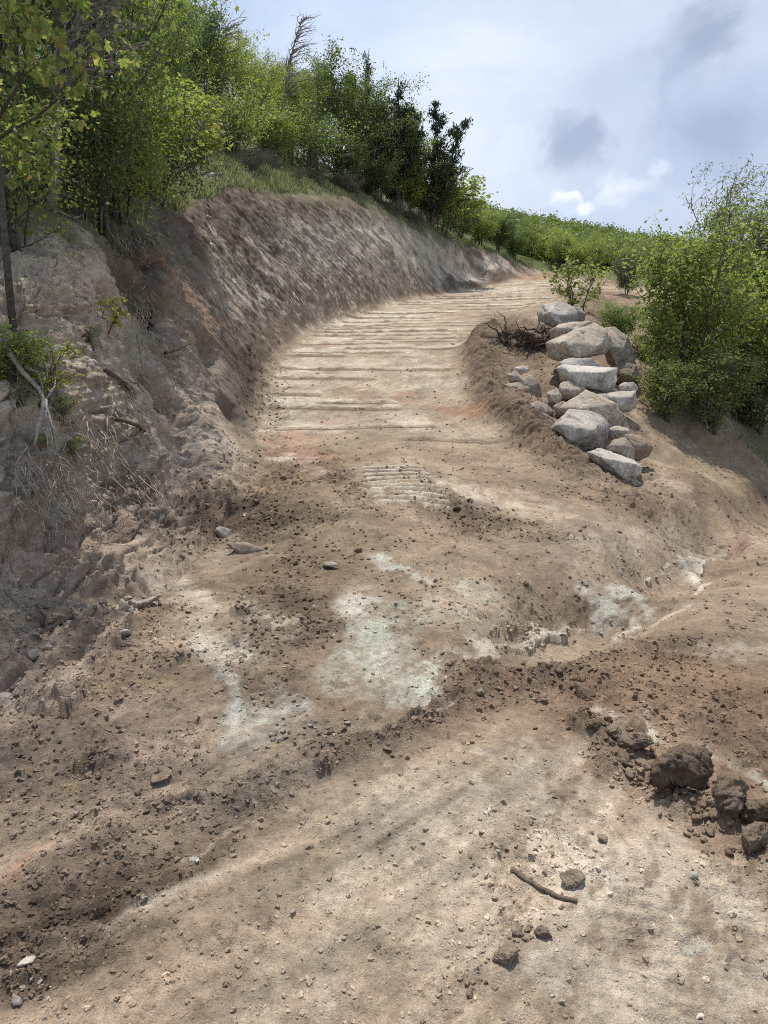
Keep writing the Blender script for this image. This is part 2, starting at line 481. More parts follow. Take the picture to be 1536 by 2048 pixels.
# u, v, radius along, radius across, turn, colour, strength, softness (0 crisp .. 1 soft)
PATCHES = [
    # broad ground colours
    (180, 1500, 380, 220, 0, MAUVE, .85, .8), (150, 1280, 330, 140, 10, BROWN, .7, .8), (560, 1230, 130, 170, 20, DARK, .75, .7),
    (480, 1060, 330, 80, 8, DARK, .95, .7), (330, 1180, 200, 60, 20, BROWN, .6, .7), (640, 1130, 200, 60, 10, BROWN, .7, .7), (260, 1750, 360, 75, -24, DARK, .85, .6), (90, 1560, 200, 110, -10, DARK, .6, .7), (560, 1560, 220, 60, -15, GREY, .5, .7), (200, 1860, 70, 45, -20, DARK, .8, .5),
    (60, 1960, 130, 80, -15, BROWN, .6, .6), (420, 1700, 260, 38, -28, BROWN, .5, .8),
    (1150, 1750, 520, 240, 25, PALE, .85, .8), (800, 1850, 420, 160, -25, PALE, .55, .8), (1300, 1950, 350, 110, 15, PALE, .8, .8), (900, 1650, 300, 90, -20, PALE, .5, .8),
    (1400, 1400, 260, 110, 10, RUST, .45, .8), (1350, 1330, 330, 120, -10, BROWN, .6, .8), (1480, 1480, 120, 70, 20, BROWN, .5, .6),
    (900, 1040, 300, 50, 8, BROWN, .5, .7), (940, 1030, 130, 30, 10, DARK, .6, .6), (1050, 1160, 130, 70, 20, BROWN, .6, .6), (1180, 1090, 130, 60, 0, GREY, .35, .8),
    (1110, 1000, 120, 22, 40, BROWN, .4, .6), (690, 965, 60, 22, 55, DARK, .65, .5), (890, 1000, 55, 14, 40, DARK, .5, .5),
    (840, 1090, 220, 45, 5, TAN, .5, .8), (660, 1180, 50, 110, 10, BROWN, .5, .7),
    # pale clay
    (750, 1300, 85, 120, 8, GREEN, .85, .55), (830, 1370, 100, 48, -15, GREEN, .85, .5), (700, 1220, 34, 50, 20, CHALK, .8, .5), (880, 1330, 36, 36, 0, CHALK, .85, .4),
    (520, 1445, 100, 55, -12, CHALK, .8, .6), (465, 1370, 22, 60, 5, CHALK, .7, .6), (600, 1420, 60, 24, 20, CHALK, .6, .6), (450, 1300, 130, 38, 15, CREAM, .85, .5),
    (510, 1240, 90, 46, 25, PALE, .7, .6), (350, 1160, 70, 30, 38, CREAM, .75, .5), (360, 1210, 90, 36, 20, PALE, .6, .6),
    (800, 1145, 90, 15, 22, CHALK, .85, .45), (860, 1165, 50, 14, 20, CREAM, .8, .5), (960, 1190, 45, 22, 25, GREEN, .7, .5), (970, 1300, 50, 36, 30, CREAM, .8, .4), (870, 1225, 120, 26, 5, GREEN, .55, .6),
    (1080, 1255, 110, 14, -14, CREAM, .9, .4), (1200, 1195, 52, 36, -28, CHALK, .8, .35), (1270, 1180, 26, 26, 0, CHALK, .75, .4), (1390, 1150, 80, 10, -24, CREAM, .95, .35),
    (1405, 1105, 44, 20, -40, CHALK, .8, .35), (1240, 1250, 26, 22, -40, CREAM, .9, .4), (1340, 1225, 50, 16, -28, CREAM, .7, .5), (1465, 1072, 34, 26, -35, PINK, .9, .4), (1500, 1050, 40, 14, -25, RED, .85, .4),
    (1490, 1095, 70, 9, -18, PALE, .8, .5), (1480, 1300, 110, 20, 0, CREAM, .55, .7), (1370, 1215, 100, 10, -20, CREAM, .5, .6), (1500, 1560, 120, 12, 34, CREAM, .8, .5), (1300, 1470, 60, 10, 35, CREAM, .7, .6), (1195, 1440, 60, 13, 42, CREAM, .6, .6),
    (830, 1445, 120, 14, -22, CREAM, .85, .35), (960, 1590, 160, 20, -22, CREAM, .6, .7), (780, 1620, 90, 18, -25, CREAM, .45, .7), (1150, 1660, 80, 34, 40, CREAM, .65, .6), (1110, 1590, 120, 9, 42, CREAM, .6, .5),
    (1080, 1500, 110, 50, 25, PALE, .75, .7), (1000, 1520, 60, 16, 30, CREAM, .6, .5), (1220, 1755, 40, 16, 20, CHALK, .7, .5), (1170, 1830, 130, 40, 50, CREAM, .4, .8), (1400, 1890, 40, 20, 0, CHALK, .8, .5), (1500, 1840, 120, 60, 10, CREAM, .5, .8),
    (1130, 1940, 130, 70, 30, CREAM, .45, .8), (400, 1770, 150, 16, -28, CREAM, .5, .7), (330, 1800, 90, 14, -28, CREAM, .5, .6), (420, 1690, 110, 8, -28, PALE, .6, .6), (150, 1900, 110, 30, -15, PALE, .5, .7), (640, 1790, 90, 30, -25, PALE, .4, .8),
    (500, 1750, 130, 10, -28, BROWN, .55, .5), (300, 1380, 60, 16, -8, YEL, .35, .9), (200, 1400, 50, 16, -10, YEL, .3, .9), (140, 1560, 50, 30, -50, YEL, .35, .9),
    (270, 1500, 60, 18, -5, PINK, .5, .6), (60, 1720, 110, 22, -38, RED, .6, .6), (190, 1620, 60, 20, -30, PINK, .5, .6), (160, 1760, 60, 14, -40, PINK, .6, .5), (180, 1520, 70, 26, 0, DARK, .5, .6),
    (340, 1050, 14, 50, -12, CHALK, .5, .4), (455, 1090, 34, 30, 0, CREAM, .45, .5),
    # the road
    (610, 850, 90, 22, 3, CREAM, .8, .4), (660, 842, 40, 12, 3, RED, .6, .5), (600, 880, 80, 14, 0, RED, .8, .4), (610, 910, 75, 16, 5, RED, .85, .4), (600, 918, 40, 8, 0, CHALK, .6, .4), (640, 935, 50, 12, 10, PINK, .7, .5),
    (770, 792, 65, 9, 2, RED, .75, .4), (900, 825, 80, 11, 5, RED, .95, .35), (930, 822, 40, 6, 4, RUST, .9, .4), (860, 770, 80, 22, 5, CREAM, .6, .6), (590, 812, 50, 9, 0, CHALK, .7, .5), (840, 850, 30, 28, 30, CREAM, .6, .5),
    (660, 725, 110, 9, 2, CREAM, .7, .5), (590, 745, 70, 5, 2, CREAM, .8, .4), (640, 700, 80, 5, 4, CREAM, .8, .4), (690, 678, 90, 4, 4, CREAM, .8, .5), (800, 705, 100, 6, 4, CREAM, .6, .5), (720, 645, 90, 5, -5, CREAM, .8, .5), (830, 640, 100, 4, 4, CREAM, .7, .5),
    (880, 605, 110, 4, -3, CREAM, .8, .5), (1000, 580, 100, 4, -3, CREAM, .7, .5), (830, 620, 60, 3, 0, CREAM, .6, .5), (760, 668, 60, 4, 3, CREAM, .6, .5), (700, 770, 150, 12, 2, PALE, .7, .6), (620, 790, 70, 6, 2, CREAM, .6, .5), (1000, 1000, 150, 30, 15, PALE, .6, .7), (930, 975, 60, 18, 20, PALE, .6, .6),
    (760, 850, 60, 40, 40, BROWN, .4, .7), (920, 890, 120, 30, 20, TAN, .5, .7), (830, 745, 60, 8, 0, CREAM, .5, .5), (660, 760, 100, 4, 1, BROWN, .5, .5),
    # the cut bank
    (470, 440, 140, 40, 20, DARK, .75, .6), (500, 560, 130, 40, 25, DARK, .8, .5), (600, 420, 220, 20, 6, BROWN, .6, .7), (740, 480, 140, 40, 15, PALE, .5, .7), (640, 520, 150, 22, 0, DARK, .5, .6), (620, 480, 120, 40, 10, GREY, .5, .8), (860, 500, 120, 22, 15, PALE, .55, .7),
    (570, 608, 55, 8, -8, CHALK, .95, .4), (540, 612, 20, 8, 0, PINK, .8, .4), (680, 590, 60, 10, -15, PALE, .8, .5), (800, 552, 90, 12, -10, CREAM, .7, .5), (920, 550, 60, 8, -5, PALE, .5, .6), (700, 625, 130, 9, -22, DARK, .6, .5), (880, 578, 120, 6, -12, DARK, .55, .5),
    (350, 560, 90, 14, 58, RUST, .85, .5), (420, 640, 80, 13, 50, RUST, .75, .5), (460, 650, 26, 10, 60, PINK, .8, .4), (400, 690, 130, 16, 55, YEL, .5, .6), (460, 780, 110, 30, 60, GREY, .6, .6), (500, 720, 100, 30, 55, DARK, .55, .6), (330, 650, 40, 130, -15, DARK, .4, .7),
    (110, 580, 70, 60, 0, PALE, .55, .6), (170, 720, 60, 180, -20, PALE, .55, .7), (150, 850, 60, 120, -15, GREY, .5, .7), (60, 950, 110, 90, 0, MAUVE, .5, .7), (400, 900, 120, 60, 30, GREY, .55, .7), (330, 930, 60, 26, 0, PALE, .4, .6), (120, 470, 60, 20, 20, DARK, .6, .6), (270, 470, 60, 26, 0, DARK, .9, .5),
    # fill slope
    (1350, 950, 190, 90, 30, BROWN, .75, .7), (1430, 960, 120, 36, 35, YEL, .3, .8), (1330, 960, 40, 60, -20, PALE, .35, .7), (1480, 930, 120, 30, 30, BROWN, .5, .7), (1300, 1080, 120, 30, -15, PALE, .5, .7), (1500, 1000, 80, 20, 20, BROWN, .6, .7), (1350, 880, 60, 30, 40, BROWN, .4, .7),
    (1010, 660, 90, 50, 0, DARK, .8, .5), (1060, 720, 90, 50, 20, BROWN, .7, .6), (1120, 820, 90, 60, 45, BROWN, .5, .7), (1000, 770, 120, 22, 50, BROWN, .55, .6), (1140, 930, 110, 20, 42, BROWN, .6, .6), (1190, 590, 90, 26, 5, BROWN, .9, .5), (1080, 556, 60, 10, 0, RUST, .7, .5),
]
# where the surface is loose and lumpy: u, v, ru, rv, turn, amount
LOOSE = [
    (150, 1300, 330, 200, 0, .9), (560, 1230, 110, 160, 20, .9), (450, 1060, 330, 70, 8, 1.), (200, 1560, 260, 150, 0, .8), (280, 1760, 300, 60, -25, .7), (80, 1960, 170, 80, -15, .9), (560, 1560, 260, 60, -18, .9),
    (760, 1470, 260, 26, -22, 1.), (1000, 1380, 150, 34, -10, 1.), (1130, 1370, 130, 40, 10, 1.), (1350, 1400, 280, 110, 15, .75), (1250, 1330, 200, 60, -10, .8), (1300, 1560, 240, 55, 34, 1.), (960, 1040, 170, 36, 10, 1.), (900, 1200, 200, 60, 0, .5), (1050, 1240, 60, 40, 0, .9),
    (1000, 770, 160, 40, 52, 1.), (1140, 920, 180, 40, 45, 1.), (1010, 660, 90, 40, -20, 1.), (690, 965, 90, 30, 50, 1.), (880, 990, 110, 22, 40, 1.), (540, 700, 60, 120, 10, .8), (530, 800, 50, 120, -10, .9), (520, 960, 120, 60, 0, .9),
    (1060, 1830, 200, 60, 40, .35), (1100, 1700, 160, 60, 30, .5), (950, 1950, 200, 50, -35, .55), (100, 580, 80, 50, 0, .8), (60, 1000, 90, 120, 0, .7), (420, 960, 140, 60, 20, .6), (1190, 590, 100, 30, 5, .9), (1080, 556, 70, 14, 0, .9), (560, 600, 120, 40, -10, .3), (1180, 1130, 160, 60, -20, .35),
    (1150, 780, 90, 160, -30, .7),
]
_patches = [(patch_frame(*p[:5]), p[5], p[6], p[7]) for p in PATCHES]
_loose = [(patch_frame(*p[:5]), p[5]) for p in LOOSE]
HOLES = [(patch_frame(200, 1850, 30, 14, -20), .035), (patch_frame(390, 1615, 60, 12, -15), .05), (patch_frame(1000, 1245, 40, 16, 20), .05), (patch_frame(1450, 1175, 30, 6, 0), .06)]
DENTS = [(*hit(u, v), r, d) for (u, v, r, d) in [(265, 660, .55, .35), (300, 765, .5, .38), (250, 480, .75, .4), (330, 800, .5, .3), (110, 1120, .45, .25), (215, 560, .4, .2), (285, 590, .6, .3),
                                                 (60, 720, .35, .15), (170, 1010, .5, .18), (420, 700, .4, .15), (480, 830, .5, .2), (350, 900, .4, .15)]]
TRACK = (patch_frame(803, 966, 62, 0.1, 12)[0], hit(803, 966))
_rng = random.Random(5)
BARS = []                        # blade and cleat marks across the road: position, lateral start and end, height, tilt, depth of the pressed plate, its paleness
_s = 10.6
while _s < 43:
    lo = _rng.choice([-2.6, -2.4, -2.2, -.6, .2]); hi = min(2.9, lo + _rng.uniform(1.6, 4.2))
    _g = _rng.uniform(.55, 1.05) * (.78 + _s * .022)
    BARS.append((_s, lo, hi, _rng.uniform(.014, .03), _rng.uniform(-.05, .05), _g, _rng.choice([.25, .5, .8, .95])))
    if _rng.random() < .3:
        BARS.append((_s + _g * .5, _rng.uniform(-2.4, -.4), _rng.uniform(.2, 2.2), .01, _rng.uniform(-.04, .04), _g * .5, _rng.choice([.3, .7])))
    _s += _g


def surface(x, y, masks=False):
    x = np.asarray(x, float); y = np.asarray(y, float)
    zb = base_height(x, y)
    r = np.hypot(x, y)
    X = x - 1.1 * zb               # noise runs up steep faces instead of being stretched by them
    z = np.zeros(x.shape)          # relief along the normal
    wx = x + .12 * fbm(X, y, 2.3, 3, 31); wy = y + .12 * fbm(X, y, 2.3, 3, 41)
    wx2 = x + .045 * fbm(X, y, 9., 3, 51) * np.clip(r / 4, .5, 4) + (wx - x) * np.clip(r / 5, .5, 3); wy2 = y + .045 * fbm(X, y, 9., 3, 61) * np.clip(r / 4, .5, 4) + (wy - y) * np.clip(r / 5, .5, 3)
    din, sin_, side_in = along(ROAD_IN, x, y)
    dmid, smid, side_mid = along(ROAD_MID, x, y)
    dcr, scr, side_cr = along(CREST, x, y)
    lat = -dmid * side_mid
    # zones
    above = sstep(-.15, .35, side_cr * dcr + .18 * fbm(X, y, .9, 4, 71)) * sstep(4.5, 6.5, y) * (scr > .02)
    above = np.where((x < -2.6) & (y < 9.2) & (y > -20), np.maximum(above, sstep(.0, .5, -(x + 3.3 + .35 * (y - 5.5) * 0 + .25 * fbm(X, y, 1.1, 3, 77)))), above)
    above = np.where((y > 49), 1.0, above)
    right_nat = sstep(.2, 1.0, x - np.interp(y, [4, 9, 11, 13, 16, 22, 27, 40, 48], [20, 20, 8.6, 5.6, 5.6, 7.2, 10.5, 13.5, 13.]) + .4 * fbm(X, y, .8, 3, 81))
    far = sstep(48, 54, r)
    nat = np.clip(np.maximum(np.maximum(above, right_nat), far), 0, 1)
    nat = np.where(y < -3, np.maximum(nat, .6), nat)
    on_road = sstep(2.75, 2.35, np.abs(lat) - .02 * smid) * sstep(.03, .3, din * np.where(side_in > 0, 1, -1)) * sstep(9.6, 10.6, y) * sstep(45, 42, y)
    bank = sstep(.05, .5, din * 1.0) * (side_in < 0) * (1 - nat) * (y > 3)
    # loose soil
    loose = np.full(x.shape, .10)
    ln = .35 * fbm(X, y, 3.1, 3, 91)
    for fr, amt in _loose:
        k = patch_near(fr, wx, wy)
        loose[k] = np.maximum(loose[k], amt * sstep(1.25, .55, patch_mask(fr, wx[k], wy[k]) + ln[k]))
    loose = np.clip(loose + .12 * fbm(X, y, 1.7, 4, 95), .03, 1)
    loose = np.where(bank > .5, np.maximum(loose, .22), loose) * (1 - .8 * nat)
    # relief
    z = z + .035 * fbm(X, y, .8, 4, 11) * (1 - on_road * .7)
    z = z + .016 * fbm(X, y, 4.0, 4, 15) * (.35 + loose)
    fine = sstep(30, 6, r)
    z = z + .0035 * fbm(X, y, 28, 3, 19) * fine * (.5 + loose)
    def some(k, *a):
        h = np.zeros(x.shape, np.float32); i = np.zeros(x.shape, np.float32)
        if len(k):
            h[k], i[k] = clods(*[q[k] if isinstance(q, np.ndarray) else q for q in a])
        return h, i
    k1 = np.nonzero((r < 40) & (nat < .9))[0]; k3 = np.nonzero((r < 13) & (nat < .9))[0]
    c1, i1 = some(k1, wx - 1.1 * zb + .03 * fbm(X, y, 12, 2, 104), wy + .03 * fbm(X, y, 12, 2, 106), .26, 101, loose * .8 - .12, .15, .5, .55)
    xq = X + .022 * fbm(X, y, 22, 3, 111); yq = y + .022 * fbm(X, y, 22, 3, 115)
    c2, i2 = some(k1, xq, yq, .095, 121, loose * .9 - .03, .12, .48, .6)
    c3, i3 = some(k3, xq, yq, .038, 131, loose * 1.0 + .06, .12, .5, .6)
    lump = c1 * .55 * (1 + .5 * fbm(X, y, 14, 3, 117)) + c2 * (.8 + .4 * fbm(X, y, 35, 2, 118)) + c3 * fine
    z = z + lump * (1 - nat * .8)
    # windrow of pushed-up soil along the outer edge, mound behind the boulders, gully
    db, sb, _ = along(BERM, x, y)
    bw = np.exp(-(db / (.30 + .012 * sb)) ** 2) * sstep(sb.max() + .1, sb.max() - 1.6, sb)
    z = z + bw * (.24 + .07 * fbm(X, y, 1.8, 3, 251)) 
    dg, sg, _ = along(GULLY, x, y)
    z = z - .10 * np.exp(-(dg / .28) ** 2) * sstep(.0, .8, sg) + .04 * np.exp(-((dg - .62) / .34) ** 2) * sstep(.2, 1.2, sg)
    loose = np.maximum(loose, np.clip(bw * 1.6, 0, 1) * .95)
    z = z + np.clip(bw * 1.5, 0, 1) * (.05 * np.abs(fbm(X, y, 4.5, 3, 255)) + .035 * fbm(X, y, 13, 3, 257))
    z = z + .26 * np.exp(-(np.hypot(x - MOUND[0], y - MOUND[1]) / .85) ** 2) * (1 + .35 * fbm(X, y, 2.2, 3, 259))     # heap under the root mass
    loose = np.maximum(loose, .9 * np.exp(-(np.hypot(x - MOUND[0], y - MOUND[1]) / 1.1) ** 2))
    rw = np.zeros(x.shape)
    for P, h, w in RIDGES:
        k = np.nonzero(r < 5)[0]
        dr, _, _ = along(P, wx[k], wy[k])
        q = np.exp(-(dr / w) ** 2)
        z[k] = z[k] + h * q * (1 + .8 * fbm(X[k], y[k], 4, 3, 271)); rw[k] = np.maximum(rw[k], q)
    loose = np.maximum(loose, np.clip(rw * 1.3, 0, 1))
    # scrape marks running down the bank, erosion
    dv = sin_ - 1.5 * zb
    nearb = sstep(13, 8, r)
    streak = (.25 - np.abs(fbm(dv * 2.6, zb * .5, 1.0, 3, 141))) * .022 + (.25 - np.abs(fbm(dv * 7.5, zb * 1.1, 1.0, 3, 145))) * .022 + (.25 - np.abs(fbm(dv * 17, zb * 2, 1.0, 2, 147))) * .022
    z = z + bank * streak * np.clip(din / .6, 0, 1) * (.8 + .7 * sstep(8, 22, r))
    z = z + bank * sstep(.2, .9, din) * (.15 * fbm(X, y, .8, 3, 151) * (.45 + .55 * nearb) + .06 * fbm(X, y, 3.2, 4, 153) * (.4 + .6 * nearb) + .02 * fbm(X, y, 11, 3, 154) + nearb * (.02 * fbm(X, y, 13, 3, 156) - .06 * np.maximum(.10 - np.abs(fbm(X, y, 2.6, 3, 158)), 0) / .10))
    for (px, py, pz, pr, dep) in DENTS:
        q = np.sqrt((x - px) ** 2 + (y - py) ** 2 + (zb - pz) ** 2) / pr + .35 * ln
        z = z - dep * sstep(1.1, .3, q)
    # blade marks and steps across the road
    edge = .07 * fbm(X, y, 5, 2, 171)
    rs = y + .05 * x + .035 * fbm(X, y, .9, 2, 161) + .012 * fbm(X, y, 6., 2, 165)
    on_road = on_road * (1 - np.clip(bw * 1.6, 0, 1))
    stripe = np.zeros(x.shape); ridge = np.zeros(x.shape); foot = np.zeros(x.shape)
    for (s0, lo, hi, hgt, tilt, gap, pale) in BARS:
        ds = rs - s0 - tilt * lat
        win = sstep(lo - .05, lo + .05, lat + edge) * sstep(hi + .05, hi - .05, lat + edge)
        up = sstep(-.016 - .0004 * s0, .016 + .0004 * s0, ds) * np.exp(-np.maximum(ds, 0) / .3)     # flat tread, riser towards the viewer
        ridge += win * hgt * (up + .3 * np.exp(-((ds - .03) / .05) ** 2)) * (1 + .8 * fbm(X, y, 6, 2, 167))
        stripe = np.maximum(stripe, win * pale * sstep(.01, .05, ds) * sstep(gap * .85, gap * .85 - .06, ds))
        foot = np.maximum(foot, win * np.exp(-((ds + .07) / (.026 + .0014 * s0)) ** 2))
    z = z + ridge * on_road * (.6 + .045 * np.maximum(y - 9, 0))
    # excavator track imprint: ten cleat bars
    tx, ty = TRACK[1][0], TRACK[1][1]
    ca, sa = math.cos(math.radians(-14)), math.sin(math.radians(-14))
    lx = ((x - tx) * ca + (y - ty) * sa); ly = -(x - tx) * sa + (y - ty) * ca
    lx = lx + .34 * ly
    inside = sstep(.40, .35, np.abs(lx) + .02 * fbm(X, y, 12, 2, 181)) * sstep(.98, .9, np.abs(ly))
    ph = (ly / .195) % 1.0
    bar = sstep(.0, .10, ph) * sstep(.62, .52, ph)
    z = z * (1 - inside) + (-.04 + .065 * bar + .006 * fbm(X, y, 16, 3, 185)) * inside
    rim = np.exp(-((np.abs(lx) - .48) / .07) ** 2) * sstep(1.15, .9, np.abs(ly))
    z = z + .05 * rim * (.6 + .6 * fbm(X, y, 9, 3, 187))
    # scraped clay lies a little lower and breaks in flakes
    flake = np.abs(fbm(X, y, 9, 4, 281, .6)); w9 = .3 * fbm(X, y, 5., 3, 283)
    for fr, col, st, soft in _patches:
        if col[0] > .5 and col != PALE:
            k = patch_near(fr, wx2, wy2)
            cw = st * sstep(1.05, .6, patch_mask(fr, wx2[k], wy2[k]) + w9[k]) * (r[k] < 9) * (1 - bank[k])
            z[k] = z[k] * (1 - .6 * cw) + cw * (.016 * flake[k] - .014)
    # tyre ribs in the right foreground and long drag lines in the left foreground
    fgd = sstep(3.2, 2.4, y) * sstep(-2.6, -1.8, -np.abs(x))
    g = (x * .62 - y * .78)
    g2 = (x * .78 + y * .62)
    drag = fbm(g * 9, g2 * .5, 1., 3, 191) * .017 * fgd * sstep(1.2, .5, x)
    z = z + drag * (.3 + .8 * sstep(-.1, .4, fbm(X, y, .9, 3, 193)))
    rib = np.sin((x * .35 + y * .94 + .015 * fbm(X, y, 6, 2, 195)) * 2 * np.pi / .052)
    lane = np.maximum(np.exp(-((x - (.72 + .12 * (y - 1.6))) / .11) ** 2), .8 * np.exp(-((x - (1.0 + .2 * (y - 1.6))) / .09) ** 2)) * sstep(2.15, 1.9, y)
    z = z + .006 * rib * lane - .012 * lane
    for fr, dep in HOLES:
        q = patch_mask(fr, wx, wy)
        z = z - dep * sstep(1.1, .4, q)
    # far hill undulation
    z = z + far * .8 * fbm(X, y, .05, 3, 201) + nat * .08 * fbm(X, y, .9, 3, 205)
    if not masks:
        return zb + z
    # ---- colour
    base = np.empty(x.shape + (3,))
    t = np.clip(.5 + .55 * fbm(X, y, .9, 5, 211), 0, 1)[..., None]
    base[:] = np.array(TAN) * t + np.array(BROWN) * 1.15 * (1 - t)
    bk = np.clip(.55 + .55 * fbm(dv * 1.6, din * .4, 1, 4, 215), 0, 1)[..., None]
    bc = (np.array((.25, .19, .143)) * (1 - bk) + np.array((.37, .31, .25)) * bk) * (1 + .6 * nearb)[..., None]  # nearer bank soil painted lighter to make up for the trees' shade
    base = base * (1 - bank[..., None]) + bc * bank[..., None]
    rc = np.array(TAN) * .92 + 0 * t
    tp = (sstep(1.5, .15, dcr + .35 * fbm(X, y, 1.4, 3, 217)) * bank * (scr > 1) * .75)[..., None]    # dark topsoil under the grass edge
    base = base * (1 - tp) + np.array((.12, .087, .064)) * tp
    pb = (bank * sstep(.45, .7, din) * sstep(1.7, 1.1, din + .4 * fbm(X, y, 1.8, 3, 223)) * sstep(13.5, 16, y) * np.clip(.55 + .9 * fbm(dv * 1.5, zb, 1., 3, 224), 0, .9))[..., None]    # pale scraped band above it
    base = base * (1 - pb) + np.array((.50, .43, .35)) * pb
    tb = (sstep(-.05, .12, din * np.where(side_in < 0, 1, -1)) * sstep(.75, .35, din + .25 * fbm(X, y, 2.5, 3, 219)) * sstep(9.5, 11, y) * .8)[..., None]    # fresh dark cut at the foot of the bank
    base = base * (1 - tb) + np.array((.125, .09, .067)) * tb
    rd = on_road[..., None] * .75
    base = base * (1 - rd) + rc * rd
    nearw = fbm(X, y, 1.3, 3, 265)
    bb = np.clip(np.maximum.reduce([bw * 1.3 * .85, rw * .6, np.exp(-(np.hypot(x - MOUND[0], y - MOUND[1]) / 1.0) ** 2)]), 0, .85)[..., None]
    base = base * (1 - bb) + np.array((.165, .118, .085)) * bb
    drg = fbm(X * 9 + .8 * nearw, y * 2.2, 1., 4, 261, .6)
    nz = fbm(X, y, 2.2, 5, 221, .6); nz2 = fbm(X, y, 7.5, 4, 225, .6); nz3 = fbm(X * .55 + y * .83, (X * .83 - y * .55) * 3.5, 7., 4, 229, .65)
    sm = fbm(dv * 5, din * .5, 1, 3, 227)
    for fr, col, st, soft in _patches:
        k = patch_near(fr, wx2, wy2)
        if not len(k):
            continue
        qq = patch_mask(fr, wx2[k], wy2[k]) + (.25 + .3 * soft) * (nz[k] * .55 + nz2[k] * .5 + nz3[k] * .45) + bank[k] * .25 * sm[k]
        w = st * sstep(1.15 + .25 * soft, .55 - .55 * soft, qq)
        w = w * np.clip(.95 + .7 * drg[k], .2, 1)
        # clay shows through a thinner or thicker skin of crumbs
        if col[1] > .3:
            w = w * (1.0 - .65 * sstep(-.05, .45, nz2[k] * .7 + nz3[k] * .7 + .5 * loose[k] - .12))
        base[k] = base[k] * (1 - w[:, None]) + np.array(col) * w[:, None]
    sp = (stripe * on_road * np.clip(.72 + .8 * nz2 + .45 * nz, 0, 1))[..., None]
    base = base * (1 - sp * .75) + np.array(CREAM) * sp * .75
    ft = (foot * on_road * .9)[..., None]  # crumbs at each riser's foot, its cast shadow also painted into the colour
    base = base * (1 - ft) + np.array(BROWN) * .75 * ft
    tr = (inside * bar * np.clip(.55 + .7 * nz2, .1, .8))[..., None]
    base = base * (1 - tr) + np.array(CREAM) * tr
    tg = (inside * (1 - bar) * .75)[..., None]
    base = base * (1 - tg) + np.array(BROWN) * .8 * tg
    # loose lumps are darker, moist soil
    lm = np.clip(np.maximum(np.maximum((c1 > .012) * .45, (c2 > .008) * .55), (c3 > .006) * .30) * (.25 + .75 * loose), 0, 1)[..., None]
    idc = np.where(c2 > .008, i2, i1)[..., None]
    lc = np.array(DARK) * 1.1 * (1 - idc) + np.array(BROWN) * 1.15 * idc
    base = base * (1 - lm) + (lc * .55 + base * .45) * lm
    cr = (sstep(.985, .995, i3) * (c3 > .004))[..., None]
    base = base * (1 - cr) + np.array((.5, .46, .4)) * cr
    base = base * (1 + .5 * (fgd * sstep(1.2, .4, x) * fbm(g * 6, g2 * .5, 1., 4, 197, .6)))[..., None]
    v = (1 + .26 * fbm(X, y, 3.5, 4, 231) + .18 * fbm(X, y, 22, 3, 235))[..., None]
    base = base * v
    ng = nat[..., None]
    lit = np.clip(.5 + .9 * fbm(X, y, .7, 4, 241), 0, 1)[..., None]
    nc = np.array((.13, .14, .065)) * lit + np.array((.19, .155, .105)) * (1 - lit)
    nc = nc * (1 - far[..., None]) + np.array((.085, .11, .045)) * far[..., None]
    base = base * (1 - ng) + nc * ng
    return zb, z, np.clip(base, .01, .9), loose, nat, bank


def make_mesh(name, V, F, smooth=True):
    """V (n,3); F (m,3) or (m,4) index array"""
    me = bpy.data.meshes.new(name)
    F = np.asarray(F, np.int32)
    V = np.asarray(V, np.float32)
    me.vertices.add(len(V)); me.vertices.foreach_set('co', V.ravel())
    k = F.shape[1]
    me.loops.add(F.size); me.loops.foreach_set('vertex_index', F.ravel())
    me.polygons.add(len(F)); me.polygons.foreach_set('loop_start', np.arange(0, F.size, k, dtype=np.int32))
    me.update(calc_edges=True)
    me.polygons.foreach_set('use_smooth', np.full(len(F), smooth))
    return me


